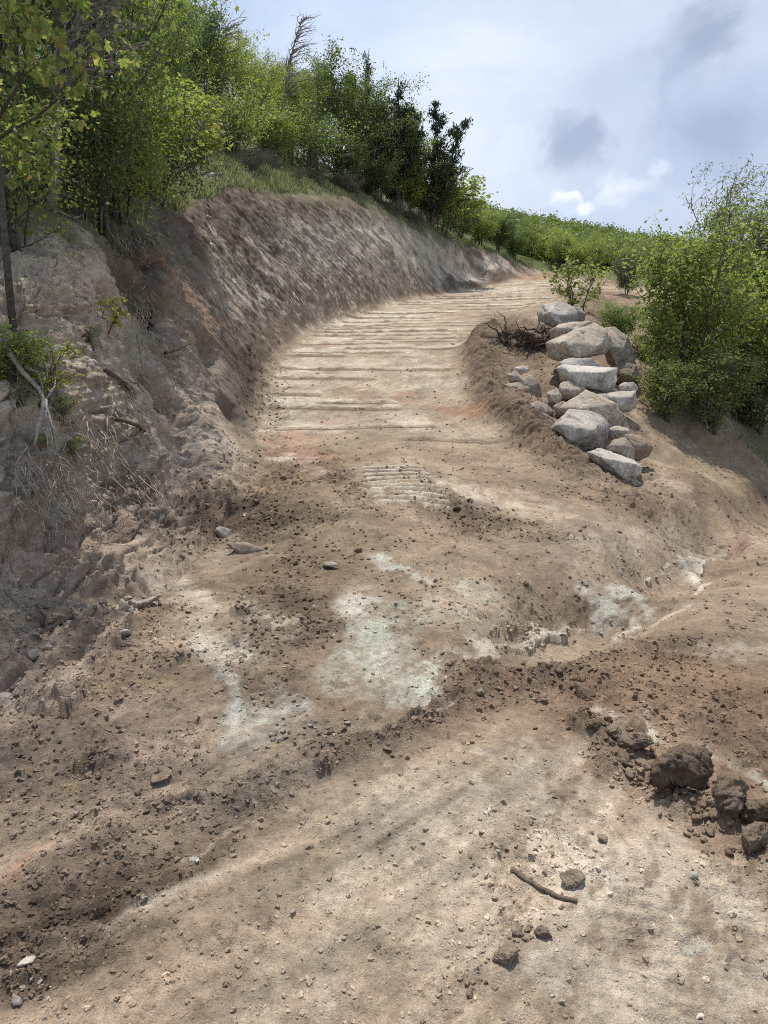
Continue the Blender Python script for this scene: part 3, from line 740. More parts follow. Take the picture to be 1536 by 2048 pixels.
def ground_material():
    m = bpy.data.materials.new("bare_soil")
    m.use_nodes = True
    N = Nodes(m.node_tree)
    out = N.n('ShaderNodeOutputMaterial')
    b = N.n('ShaderNodeBsdfPrincipled')
    b.inputs['Roughness'].default_value = .95
    b.inputs['Specular IOR Level'].default_value = .12
    N.link(b.outputs[0], out.inputs[0])
    at_ = N.n('ShaderNodeAttribute', attribute_name='soil')
    lo = N.n('ShaderNodeAttribute', attribute_name='loose')
    tc = N.n('ShaderNodeTexCoord')
    o = tc.outputs['Object']
    n1 = N.noise(o, 38, 6, .65)
    n2 = N.noise(o, 170, 4, .6)
    n4 = N.noise(o, 430, 3, .6)
    c = N.mix(1.0, at_.outputs['Color'], N.ramp(n1, [(.25, .70), (.5, 1.0), (.75, 1.28)]), 'MULTIPLY')
    c = N.mix(1.0, c, N.ramp(n2, [(.25, .72), (.5, 1.0), (.75, 1.28)]), 'MULTIPLY')
    c = N.mix(1.0, c, N.ramp(n4, [(.3, .74), (.5, 1.0), (.7, 1.26)]), 'MULTIPLY')
    vo = N.n('ShaderNodeTexVoronoi', feature='F1')
    N.link(o, vo.inputs['Vector']); vo.inputs['Scale'].default_value = 85
    sep = N.n('ShaderNodeSeparateColor'); N.link(vo.outputs['Color'], sep.inputs[0])
    peb = N.math('MULTIPLY', N.math('GREATER_THAN', sep.outputs[0], .88), N.math('LESS_THAN', vo.outputs['Distance'], .38))
    c = N.mix(N.math('MULTIPLY', peb, .55), c, N.mix(sep.outputs[1], (.16, .125, .10), (.50, .45, .38)))
    N.link(c, b.inputs['Base Color'])
    bm = N.n('ShaderNodeBump'); bm.inputs['Strength'].default_value = 1.0; bm.inputs['Distance'].default_value = .022
    hgt = N.math('ADD', N.math('MULTIPLY', n1, .8), N.math('ADD', N.math('ADD', N.math('MULTIPLY', n2, .4), N.math('MULTIPLY', n4, .16)), N.math('MULTIPLY', peb, .25)))
    N.link(hgt, bm.inputs['Height'])
    N.link(bm.outputs[0], b.inputs['Normal'])
    return m


def build_ground():
    fine = np.radians(np.linspace(-37, 37, 880))
    side = np.radians(np.concatenate([np.linspace(-180, -60, 40, endpoint=False), np.linspace(-60, -37, 40, endpoint=False)]))
    A = np.concatenate([side, fine, -side[::-1]])[:-1]      # last = first again (closed fan)
    # radii per bearing, closer together where the ground stands up against the view
    r0 = np.concatenate([np.geomspace(.8, 60, 2200, endpoint=False), np.geomspace(60, 245, 260)])
    nR = 1700
    rr = np.empty((len(A), nR + 2))
    prof = base_height(np.sin(A)[:, None] * r0[None, :], np.cos(A)[:, None] * r0[None, :])
    el = np.arctan2(prof - 1.6, r0[None, :])
    dm = np.abs(np.diff(el, axis=1)) + .14 * np.hypot(np.diff(r0)[None, :], np.diff(prof, axis=1)) / r0[None, 1:]
    dm += .75 * (np.diff(r0) / r0[1:])[None, :] * ((r0[1:] > 8) & (r0[1:] < 34))[None, :]
    cum = np.concatenate([np.zeros((len(A), 1)), np.cumsum(blur(dm.astype(np.float32), 1.5), axis=1)], 1)
    for q in range(len(A)):
        rr[q, 2:] = np.interp(np.linspace(0, cum[q, -1], nR), cum[q], r0)
    rr[:, 0] = .05; rr[:, 1] = .4
    nA, nR = len(A), nR + 2
    aa = np.repeat(A[:, None], nR, 1)
    x, y = (rr * np.sin(aa)).ravel(), (rr * np.cos(aa)).ravel()
    zb, dz, col, loose, nat, bank = surface(x, y, True)
    e = .06
    gx = (base_height(x + e, y) - base_height(x - e, y)) / (2 * e); gy = (base_height(x, y + e) - base_height(x, y - e)) / (2 * e)
    ln_ = np.sqrt(1 + gx * gx + gy * gy)
    V = np.stack([x - gx / ln_ * dz, y - gy / ln_ * dz, zb + dz / ln_], 1)
    i = np.arange(nA)[:, None]; j = np.arange(nR - 1)[None, :]
    i2 = (i + 1) % nA
    F = np.stack(np.broadcast_arrays(i * nR + j, i * nR + j + 1, i2 * nR + j + 1, i2 * nR + j), -1).reshape(-1, 4)
    F = F[:, ::-1]
    me = make_mesh("ground", V, F)
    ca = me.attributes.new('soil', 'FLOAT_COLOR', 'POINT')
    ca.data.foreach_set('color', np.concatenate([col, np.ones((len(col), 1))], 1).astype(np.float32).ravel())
    la = me.attributes.new('loose', 'FLOAT', 'POINT')
    la.data.foreach_set('value', loose.astype(np.float32))
    ob = bpy.data.objects.new("ground", me)
    ob['kind'] = 'structure'
    ob['label'] = 'bare excavated dirt ground with new road cut into the hillside'
    COL.objects.link(ob)
    me.materials.append(ground_material())
    return ob


ground = build_ground()

# ------------------------------------------------------------------ helpers for things
def tag(o, label=None, cat=None, group=None, kind=None):
    if label: o['label'] = label
    if cat: o['category'] = cat
    if group: o['group'] = group
    if kind: o['kind'] = kind
    return o


def obj(name, me, mat=None, parent=None, loc=None):
    o = bpy.data.objects.new(name, me)
    if parent is not None: o.parent = parent
    if loc is not None: o.location = loc
    if mat is not None and me is not None and not me.materials:
        me.materials.append(mat)
    COL.objects.link(o)
    return o


def empty(name, loc):
    o = bpy.data.objects.new(name, None)
    o.location = loc
    o.empty_display_size = .1
    COL.objects.link(o)
    return o


def ground_z(x, y):
    return float(surface(np.array([x]), np.array([y]))[0])


def n3(p, f, seed=0, octv=4, gain=.5):
    """three dimensional looking noise for small meshes"""
    x, y, z = p[:, 0] * f, p[:, 1] * f, p[:, 2] * f
    a = fbm(x + .73 * z, y - .61 * z, 1., octv, 300 + seed, gain); b = fbm(y + .67 * x, z + .29 * x + 5.1, 1., octv, 320 + seed, gain)
    c = fbm(z - .55 * y + 3.3, x + .4 * y, 1., octv, 340 + seed, gain)
    return (a + b + c) * .6


def ico(sub):
    bm = bmesh.new()
    bmesh.ops.create_icosphere(bm, subdivisions=sub, radius=1.0)
    V = np.array([v.co[:] for v in bm.verts]); F = np.array([[v.index for v in f.verts] for f in bm.faces], np.int32)
    bm.free()
    return V, F


ICO = {k: ico(k) for k in (1, 2, 3, 4, 5)}


def soil_mat(name, c1, c2, c3=None, bump=.6, scale=14., rough=.95, dust=None, veins=False):
    """crumbly soil or stone: two tones broken by noise, pale flecks, a bump, each object a little different"""
    m = bpy.data.materials.new(name); m.use_nodes = True
    N = Nodes(m.node_tree)
    out = N.n('ShaderNodeOutputMaterial'); b = N.n('ShaderNodeBsdfPrincipled')
    b.inputs['Roughness'].default_value = rough; b.inputs['Specular IOR Level'].default_value = .15
    N.link(b.outputs[0], out.inputs[0])
    g = N.n('ShaderNodeNewGeometry'); oi = N.n('ShaderNodeObjectInfo')
    p = g.outputs['Position']
    n1 = N.noise(p, scale, 6, .62, .3); n2 = N.noise(p, scale * 6, 4, .6)
    c = N.ramp(n1, [(.34, c1), (.62, c2)])
    if c3:
        nv = N.noise(p, scale * .45, 5, .7, 1.5)
        c = N.mix(N.smooth(nv, .54, .66), c, c3)
    if veins:
        vn = N.noise(p, scale * .8, 6, .65, 2.5)
        k = N.math('SUBTRACT', 1.0, N.smooth(N.math('ABSOLUTE', N.math('SUBTRACT', vn, .5)), .0, .035))
        c = N.mix(N.math('MULTIPLY', k, .55), c, (.11, .09, .07))
        vw = N.noise(p, scale * 1.3, 5, .6, 1.2)
        k2 = N.math('SUBTRACT', 1.0, N.smooth(N.math('ABSOLUTE', N.math('SUBTRACT', vw, .47)), .0, .03))
        c = N.mix(N.math('MULTIPLY', k2, .5), c, (.68, .67, .65))
    if dust:
        sx = N.n('ShaderNodeSeparateXYZ'); N.link(g.outputs['Normal'], sx.inputs[0])
        k = N.math('MULTIPLY', N.smooth(N.math('ADD', sx.outputs[2], N.math('MULTIPLY', N.math('SUBTRACT', n1, .5), 1.6)), .1, .9), .65)
        c = N.mix(k, c, dust)
    c = N.mix(1., c, N.ramp(n2, [(.25, .72), (.5, 1.), (.75, 1.25)]), 'MULTIPLY')
    c = N.mix(1., c, N.ramp(oi.outputs['Random'], [(0., .78), (1., 1.2)]), 'MULTIPLY')
    N.link(c, b.inputs['Base Color'])
    bm = N.n('ShaderNodeBump'); bm.inputs['Strength'].default_value = bump; bm.inputs['Distance'].default_value = .02
    N.link(N.math('ADD', n1, N.math('MULTIPLY', n2, .35)), bm.inputs['Height']); N.link(bm.outputs[0], b.inputs['Normal'])
    return m


M_ROCK = soil_mat('limestone', (.30, .275, .245), (.50, .475, .44), (.66, .65, .63), 1., 4., .85, (.42, .36, .29), True)
M_ROCK_WHITE = soil_mat('pale_limestone', (.30, .285, .265), (.48, .475, .46), (.66, .66, .66), 1., 4., .85, (.46, .41, .35), True)
M_ROCK_TAN = soil_mat('tan_limestone', (.25, .21, .17), (.40, .35, .295), (.56, .52, .47), 1., 4.5, .9, (.34, .275, .21), True)
M_CLOD = soil_mat('brown_clod', (.13, .094, .069), (.245, .182, .134), None, 1., 30., .95, (.27, .21, .155))
M_CLOD_DARK = soil_mat('dark_clod', (.09, .062, .044), (.185, .131, .094), None, 1., 26., .95, (.22, .165, .12))
M_CLOD_TAN = soil_mat('tan_clod', (.20, .15, .11), (.33, .265, .20), None, 1., 30.)
M_STONE = soil_mat('grey_stone', (.22, .185, .155), (.34, .30, .26), (.42, .385, .345), .5, 18.)
M_WOOD_GREY = soil_mat('weathered_wood', (.22, .19, .165), (.40, .37, .335), None, .5, 40.)
M_WOOD_BROWN = soil_mat('brown_wood', (.12, .088, .062), (.23, .18, .135), None, .5, 40.)
M_ROOT = soil_mat('root_bark', (.045, .032, .024), (.12, .085, .06), None, .5, 40.)
M_BARK = soil_mat('grey_bark', (.075, .066, .056), (.17, .155, .135), None, .8, 25.)


def tube(path, rad, seg=6, wob=0.0, rng=None):
    P = np.asarray(path, float); R = np.asarray(rad, float)
    T = np.gradient(P, axis=0); T /= np.linalg.norm(T, axis=1)[:, None] + 1e-9
    up = np.array([.31, .17, .93]) if abs(T[0][2]) < .9 else np.array([.95, .2, .1])
    A = np.cross(T, up); A /= np.linalg.norm(A, axis=1)[:, None] + 1e-9
    B = np.cross(T, A)
    th = np.linspace(0, 2 * np.pi, seg, endpoint=False)
    ring = A[:, None, :] * np.cos(th)[None, :, None] + B[:, None, :] * np.sin(th)[None, :, None]
    rr = R[:, None, None] * np.ones((1, seg, 1))
    if wob and rng is not None:
        rr = rr * (1 + wob * (rng.rand(len(P), seg, 1) - .5))
    V = (P[:, None, :] + ring * rr).reshape(-1, 3)
    n = len(P)
    i = np.arange(n - 1)[:, None]; j = np.arange(seg)[None, :]; j2 = (j + 1) % seg
    F = np.stack(np.broadcast_arrays(i * seg + j, i * seg + j2, (i + 1) * seg + j2, (i + 1) * seg + j), -1).reshape(-1, 4)
    V = np.concatenate([V, P[:1], P[-1:]])
    e = len(V)
    jj = np.arange(0, seg, 2); a = jj; b = (jj + 1) % seg; c = (jj + 2) % seg
    c0 = np.stack([np.full(len(jj), e - 2), c, b, a], 1); c1 = np.stack([np.full(len(jj), e - 1), a + (n - 1) * seg, b + (n - 1) * seg, c + (n - 1) * seg], 1)
    return V, np.concatenate([F, c0, c1])


class Bag:
    def __init__(self): self.V = []; self.F = []; self.n = 0
    def add(self, V, F):
        self.V.append(V); self.F.append(np.asarray(F) + self.n); self.n += len(V)
    def mesh(self, name, smooth=True):
        return make_mesh(name, np.concatenate(self.V), np.concatenate(self.F), smooth)
    def arrays(self):
        return np.concatenate(self.V), np.concatenate(self.F)


# ------------------------------------------------------------------ boulders of the rock wall
def planes_of(points):
    bm = bmesh.new()
    for p in points: bm.verts.new(p)
    bmesh.ops.convex_hull(bm, input=bm.verts)
    bm.normal_update()
    c = Vector(np.mean(points, axis=0))
    pl = []
    for f in bm.faces:
        n = f.normal.normalized(); d = n.dot(f.verts[0].co - c)
        if d < 0: n, d = -n, -d
        if d > 1e-4 and f.calc_area() > 1e-6: pl.append((n[:], d))
    bm.free()
    return np.array([p[0] for p in pl]), np.array([p[1] for p in pl]), np.array(c)


def hewn(points, sub=5, seed=0, rough=.02, sharp=34):
    """a broken block: the solid between planes, its edges a little worn, its faces uneven"""
    Nn, D, c = planes_of(points)
    V, F = ICO[sub]
    k = np.maximum(V @ Nn.T, 0) / D[None, :]
    m = k.max(1, keepdims=True)
    r = 1.0 / (m[:, 0] * ((k / m) ** sharp).sum(1) ** (1.0 / sharp))
    P = V * r[:, None]
    size = np.ptp(P, axis=0).mean()
    q = P + c * .37 + seed * 3.1
    big = n3(q, 1.7 / size, seed, 3); med = n3(q, 5.5 / size, seed + 3, 4, .55)
    step = np.abs(n3(q, 3.2 / size, seed + 5, 2))
    P = P * (1 + (rough * .6 * n3(q, 14 / size, seed + 7, 3, .6) + rough * 2.0 * big + rough * 1.9 * med - rough * 2.2 * sstep(.12, .0, step)))[:, None]
    return P, F, c


def px4(cx, cy):
    return 768 + cx / 2.0, 512 + cy / 2.0


GB = 'limestone boulders stacked along the road edge'
BOULDERS = [
    # outline in the photograph (half scale from 768, 512), metres ahead, front depth, material, label, extra front points
    ([(620, 230), (640, 195), (690, 185), (745, 198), (775, 225), (778, 258), (740, 270), (690, 282), (645, 290), (620, 272)], 15.6, .45, 'G', 'smooth grey boulder at the very top of the stacked rock pile'),
    ([(748, 200), (790, 210), (806, 232), (800, 262), (760, 266)], 15.9, .25, 'G', 'small grey boulder against the right side of the topmost boulder'),
    ([(662, 300), (700, 274), (760, 265), (820, 262), (845, 285), (790, 320), (720, 336), (668, 338)], 14.6, .3, 'T', 'soil-dusted brown boulder wedged below the topmost grey boulder'),
    ([(650, 345), (705, 330), (770, 295), (840, 274), (885, 298), (907, 352), (880, 388), (790, 407), (700, 420), (664, 405)], 13.3, .5, 'T', 'broad tan boulder with a pointed top in the upper rock pile'),
    ([(868, 292), (925, 288), (975, 325), (1000, 400), (1002, 450), (940, 456), (895, 430), (880, 380)], 13.9, .5, 'T', 'tall cream boulder leaning on the right side of the upper pile'),
    ([(905, 440), (1000, 436), (1022, 470), (1028, 490), (1015, 515), (950, 515), (905, 490)], 13.5, .4, 'B', 'brown shaded boulder under the tall cream boulder at the right'),
    ([(704, 425), (742, 409), (830, 410), (852, 440), (840, 470), (720, 480), (704, 460)], 12.6, .3, 'W', 'white slab with a flat top under the broad tan boulder'),
    ([(696, 450), (720, 436), (850, 444), (926, 450), (931, 490), (914, 551), (855, 540), (790, 515), (706, 496)], 12.2, .5, 'W', 'long white block jutting out in the middle of the rock pile'),
    ([(704, 510), (742, 500), (800, 520), (814, 545), (780, 570), (722, 576), (702, 548)], 11.9, .4, 'T', 'small squarish tan boulder beneath the long white block'),
    ([(938, 520), (960, 506), (995, 506), (1016, 528), (1004, 545), (945, 545)], 12.0, .25, 'W', 'small rounded white boulder lying on a grey block at the right'),
    ([(888, 555), (930, 544), (1002, 540), (1013, 590), (988, 616), (940, 627), (905, 602)], 11.8, .45, 'G', 'blue grey squared block on the right edge of the pile'),
    ([(828, 560), (885, 548), (905, 592), (900, 625), (850, 620)], 11.6, .3, 'G', 'grey wedge of rock filling the gap beneath the long white block'),
    ([(712, 610), (740, 590), (775, 565), (806, 538), (832, 548), (870, 590), (925, 632), (990, 690), (972, 708), (900, 690), (800, 650), (735, 630)], 11.0, .35, 'T', 'peaked grey brown boulder rising behind the big front boulder'),
    ([(668, 692), (700, 650), (738, 614), (820, 624), (880, 650), (906, 676), (892, 722), (862, 772), (800, 782), (722, 747), (690, 716)], 10.1, .55, 'G', 'largest pale grey front boulder in the lower pile with bright edges'),
    ([(888, 690), (930, 679), (978, 690), (986, 716), (950, 732), (900, 732)], 10.3, .3, 'T', 'small flat faced tan boulder right of the largest front boulder'),
    ([(890, 770), (920, 734), (965, 728), (1000, 770), (1000, 826), (940, 812), (902, 792)], 9.5, .4, 'T', 'cream angular boulder above the lowest slab of the pile'),
    ([(960, 722), (985, 714), (1045, 732), (1072, 766), (1050, 802), (1005, 822), (980, 790)], 9.75, .4, 'B', 'dirt covered boulder at the lower right end of the pile'),
    ([(808, 786), (862, 770), (930, 792), (1000, 820), (1030, 846), (1000, 892), (978, 912), (920, 888), (850, 842)], 9.15, .4, 'G', 'lowest long grey slab sloping down at the foot of the pile'),
    ([(480, 520), (500, 510), (540, 508), (586, 530), (588, 574), (545, 574)], 12.2, .4, 'T', 'squared tan boulder half buried in the berm left of the pile'),
    ([(553, 495), (588, 474), (620, 510), (630, 560), (612, 582), (585, 580), (572, 532)], 12.35, .35, 'T', 'upright tan boulder beside the squared one in the berm'),
    ([(522, 446), (575, 438), (582, 456), (546, 478)], 13.0, .2, 'G', 'small grey stone on the berm below the root mass'),
    ([(488, 474), (528, 462), (552, 500), (504, 508)], 12.8, .25, 'T', 'small brown boulder on the berm below the root mass'),
    ([(562, 602), (610, 579), (655, 600), (680, 628), (660, 648), (620, 654), (576, 636)], 11.2, .3, 'T', 'low flat tan boulder sunk in loose soil on the berm'),
    ([(650, 548), (690, 530), (712, 560), (700, 600), (660, 590)], 11.6, .35, 'T', 'soil caked boulder left of the small squarish tan boulder'),
    ([(676, 600), (715, 580), (745, 590), (735, 640), (695, 645)], 11.2, .3, 'T', 'brown boulder tucked left of the peaked boulder'),
    ([(990, 905), (1010, 895), (1026, 912), (1012, 930), (996, 925)], 8.9, .15, 'T', 'loose brown stone just below the lowest slab'),
    ([(770, 690 - 60), (800, 620), (850, 640), (850, 668), (790, 660)], 10.75, .2, 'T', 'rough brown rock between the peaked and the largest front boulder'),
]


def build_boulders():
    mats = {'G': M_ROCK, 'W': M_ROCK_WHITE, 'T': M_ROCK_TAN, 'B': M_CLOD_TAN}
    for i, (ol, Y, df, mt, lab) in enumerate(BOULDERS):
        px = np.array([px4(*p) for p in ol]); c = px.mean(0)
        w = np.ptp(px[:, 0]) / FPX * Y; h = np.ptp(px[:, 1]) / FPX * Y
        s = .5 * (w + h)
        rg = random.Random(i * 7 + 3)
        pts = [at(u, v, Y + rg.uniform(-.04, .04) * s) for u, v in px]
        # the front breaks along one ridge, set a little high so that a top face shows
        wd, ht = np.ptp(px[:, 0]), np.ptp(px[:, 1])
        for fu, fv, fd in ((rg.uniform(-.36, -.2), rg.uniform(-.22, .0), rg.uniform(.7, 1.)), (rg.uniform(.08, .34), rg.uniform(-.18, .08), rg.uniform(.8, 1.1)), (rg.uniform(-.2, .2), rg.uniform(.2, .36), rg.uniform(.8, 1.05))):
            pts.append(at(c[0] + fu * wd, c[1] + fv * ht, Y - df * s * fd))
        for u, v in (c + (px - c) * .8)[::2]:
            pts.append(at(u, v, Y + .6 * s) + np.array([0, 0, -.02 * s]))
        m_ = np.mean(pts, axis=0)
        pts = [m_ + (q - m_) * 1.07 for q in pts]
        P, F, cc = hewn(np.array(pts), 5 if w > .5 else 4, i, .028 if mt != 'B' else .05, 140 if mt != 'B' else 24)
        me = make_mesh('boulder', P, F)
        o = obj('boulder', me, mats[mt], loc=cc)
        tag(o, lab, 'boulder', GB)


build_boulders()

# ------------------------------------------------------------------ clods and stones one can count
CL = []
for k in range(12):
    rs = np.random.RandomState(50 + k)
    pts = rs.randn(13, 3); pts /= np.linalg.norm(pts, axis=1)[:, None]
    pts *= (1 + .35 * rs.rand(13, 1)) * np.array([1.15, 1.0, .8])
    P, F, _ = hewn(pts, 5 if k < 4 else 3, 60 + k, .05, 16)
    P = P * (1 + .20 * n3(P + k * 2.7, 1.8, 7, 5, .62) + .06 * n3(P + k, 7., 11, 4, .7) + (.035 * n3(P + k, 22., 13, 3, .7) if k < 4 else 0))[:, None]
    P /= np.ptp(P, axis=0).max() / 2
    CL.append((P, F))
ST = []
for k in range(10):
    rs = np.random.RandomState(150 + k)
    pts = rs.randn(9, 3); pts /= np.linalg.norm(pts, axis=1)[:, None]
    pts *= np.array([1.2, .9, .6])
    P, F, _ = hewn(pts, 3, 90 + k, .03, 18)
    P /= np.ptp(P, axis=0).max() / 2
    ST.append((P, F))
_cm = {}


def lump(kind, k, mat):
    key = (kind, k, mat.name)
    if key not in _cm:
        P, F = (CL if kind == 'c' else ST)[k]
        me = make_mesh('dirt_clod' if kind == 'c' else 'stone', P, F)
        me.materials.append(mat)
        _cm[key] = me
    return _cm[key]


_rr = random.Random(11)


def put(kind, u, v, wpx, label, cat, mat, k=None, group=None, flat=1.0, sink=.3, rz=None, name=None, tall=1.0, tilt=.5):
    """a clod or stone lying on the ground where the photograph has one, wpx its width in pixels"""
    p = hit(u, v)
    dist = np.linalg.norm(p - EYE)
    rad = .5 * wpx / FPX * dist
    me = lump(kind, _rr.randrange(12 if kind == 'c' else 10) if k is None else k, mat)
    o = obj(name or ('dirt_clod' if kind == 'c' else 'stone'), me)
    z = ground_z(p[0], p[1])
    o.scale = (rad, rad * _rr.uniform(.75, 1.0) * flat, rad * tall * _rr.uniform(.8, 1.05))
    o.rotation_euler = (_rr.uniform(-tilt, tilt), _rr.uniform(-tilt, tilt), _rr.uniform(0, 6.28) if rz is None else rz)
    o.location = (p[0], p[1], z + rad * tall * (.62 - sink))
    tag(o, label, cat, group)
    return o


HERO = [
    ('c', 1350, 1580, 128, 'biggest dark brown dirt clod in the row of clods at right', M_CLOD_DARK, dict(k=0, tall=1.15, rz=.4, tilt=.15, sink=.05)),
    ('c', 1456, 1640, 84, 'reddish brown rounded clod right of the biggest dark clod', M_CLOD_DARK, dict(k=1, tall=1.1, sink=.15)),
    ('c', 1518, 1665, 80, 'dark crumbly clod in the row at the right border', M_CLOD_DARK, dict(k=2, sink=.15)),
    ('c', 1500, 1718, 62, 'flattish brown clod lowest in the row at the right border', M_CLOD, dict(k=3, sink=.2)),
    ('c', 1272, 1510, 76, 'reddish brown clod just left of the biggest dark clod', M_CLOD, dict(k=3, tall=.7)),
    ('c', 1185, 1482, 30, 'small round dark clod at the upper left end of the clod row', M_CLOD_DARK, dict(k=1)),
    ('c', 1222, 1498, 36, 'tan topped clod second from the upper left end of the clod row', M_CLOD, dict(k=2)),
    ('c', 1175, 1395, 54, 'dark flat clod alone on the pale pad above the clod row', M_CLOD_DARK, dict(k=0, tall=.7)),
    ('c', 1010, 1918, 52, 'broad tan clod in the lower foreground left of the tyre marks', M_CLOD_TAN, dict(k=1, tall=.75, sink=.2)),
    ('c', 1148, 1768, 44, 'crumbly tan clod just right of the brown stick', M_CLOD_TAN, dict(k=2, tall=.8)),
    ('c', 1082, 1868, 32, 'upright tan clod split in two below the brown stick', M_CLOD_TAN, dict(k=3, tall=1.1)),
    ('c', 1035, 1865, 34, 'flat tan flake of clay left of the split tan clod', M_CLOD_TAN, dict(k=5, tall=.6)),
    ('c', 940, 1980, 26, 'dark upright clod near the bottom edge', M_CLOD, dict(k=6)),
    ('c', 120, 1240, 58, 'long brown block of soil standing in the left rubble', M_CLOD, dict(k=0, tall=1.25, rz=1.2, sink=.2)),
    ('s', 325, 1562, 44, 'flat pinkish slab lying on dark flaky soil', M_CLOD_TAN, dict(k=2, tall=.22)),
    ('s', 660, 1132, 48, 'long flat grey rock alone on the dark ramp', M_STONE, dict(k=1, tall=.9, rz=-.6, tilt=.2, flat=.6)),
    ('s', 487, 1104, 80, 'half buried long grey rock in the dark soil left of the ramp', M_CLOD_TAN, dict(k=3, rz=.15, tilt=.1, flat=.5, tall=.5)),
    ('s', 445, 1075, 44, 'half buried pale rock above the long grey one', M_STONE, dict(k=4)),
    ('s', 585, 1818, 18, 'rounded pale pebble alone in the middle foreground', M_STONE, dict(k=5, sink=.1)),
    ('s', 52, 1932, 30, 'pale angular stone near the lower left corner', M_ROCK, dict(k=6, tall=.9)),
    ('s', 35, 2010, 30, 'long grey stone in the gravel of the lower left corner', M_STONE, dict(k=7)),
    ('c', 572, 958, 32, 'dark oval rock at the road edge near the bank foot', M_CLOD_DARK, dict(k=4, tall=.7, rz=0)),
    ('c', 963, 820, 14, 'dark clod on the right road edge beside the red streak', M_CLOD_DARK, dict(k=5)),
    ('c', 925, 764, 17, 'dark clod on the right road edge below the root mass', M_CLOD_DARK, dict(k=6)),
    ('s', 415, 438, 18, 'pale rounded stone stuck near the top of the cut bank', M_ROCK, dict(k=1, tall=1.1)),
    ('s', 421, 494, 17, 'pale stone stuck in the cut bank below the grass edge', M_ROCK, dict(k=2)),
    ('s', 182, 727, 24, 'round grey stone set in the near bank', M_STONE, dict(k=3, tall=1.2)),
    ('s', 424, 354, 16, 'pale stone lying on the grass above the cut, left one', M_ROCK, dict(k=4)),
    ('s', 438, 355, 14, 'pale stone lying on the grass above the cut, right one', M_ROCK, dict(k=6)),
    ('s', 345, 905, 60, 'grey rock face jutting from the lower bank', M_ROCK_TAN, dict(k=8, tall=1.1, sink=.45)),
    ('s', 250, 1278, 28, 'pale grey cube shaped stone in the left rubble', M_STONE, dict(k=0, tall=1.2)),
    ('s', 290, 1215, 46, 'rounded tan rock beside the broken sticks in the rubble', M_ROCK_TAN, dict(k=9)),
    ('s', 248, 1197, 26, 'upright flat stone left of the rounded tan rock', M_ROCK_TAN, dict(k=2, tall=1.5)),
    ('s', 8, 1375, 36, 'pale stone at the left border beside dark rubble', M_STONE, dict(k=5, tall=1.2)),
    ('s', 68, 1320, 30, 'upright grey fragment at the left side of the rubble', M_STONE, dict(k=8, tall=1.3)),
    ('s', 1205, 1682, 24, 'thin grey flake leaning left of the lower clods', M_CLOD_TAN, dict(k=6)),
    ('s', 1385, 1760, 20, 'white chip of stone on the pale pad at right', M_ROCK, dict(k=3)),
    ('s', 1400, 2035, 18, 'white stone at the very bottom right of the pad', M_ROCK_WHITE, dict(k=4)),
    ('s', 1125, 1254, 18, 'flat white stone lying in the gully bed', M_ROCK_WHITE, dict(k=7, tall=.5)),
    ('s', 905, 690, 10, 'white chip of stone on the road edge left of the root mass', M_ROCK_WHITE, dict(k=1)),
]
for kind, u, v, w, lab, mt, kw in HERO:
    put(kind, u, v, w, lab, 'dirt clod' if kind == 'c' else 'stone', mt, **kw)

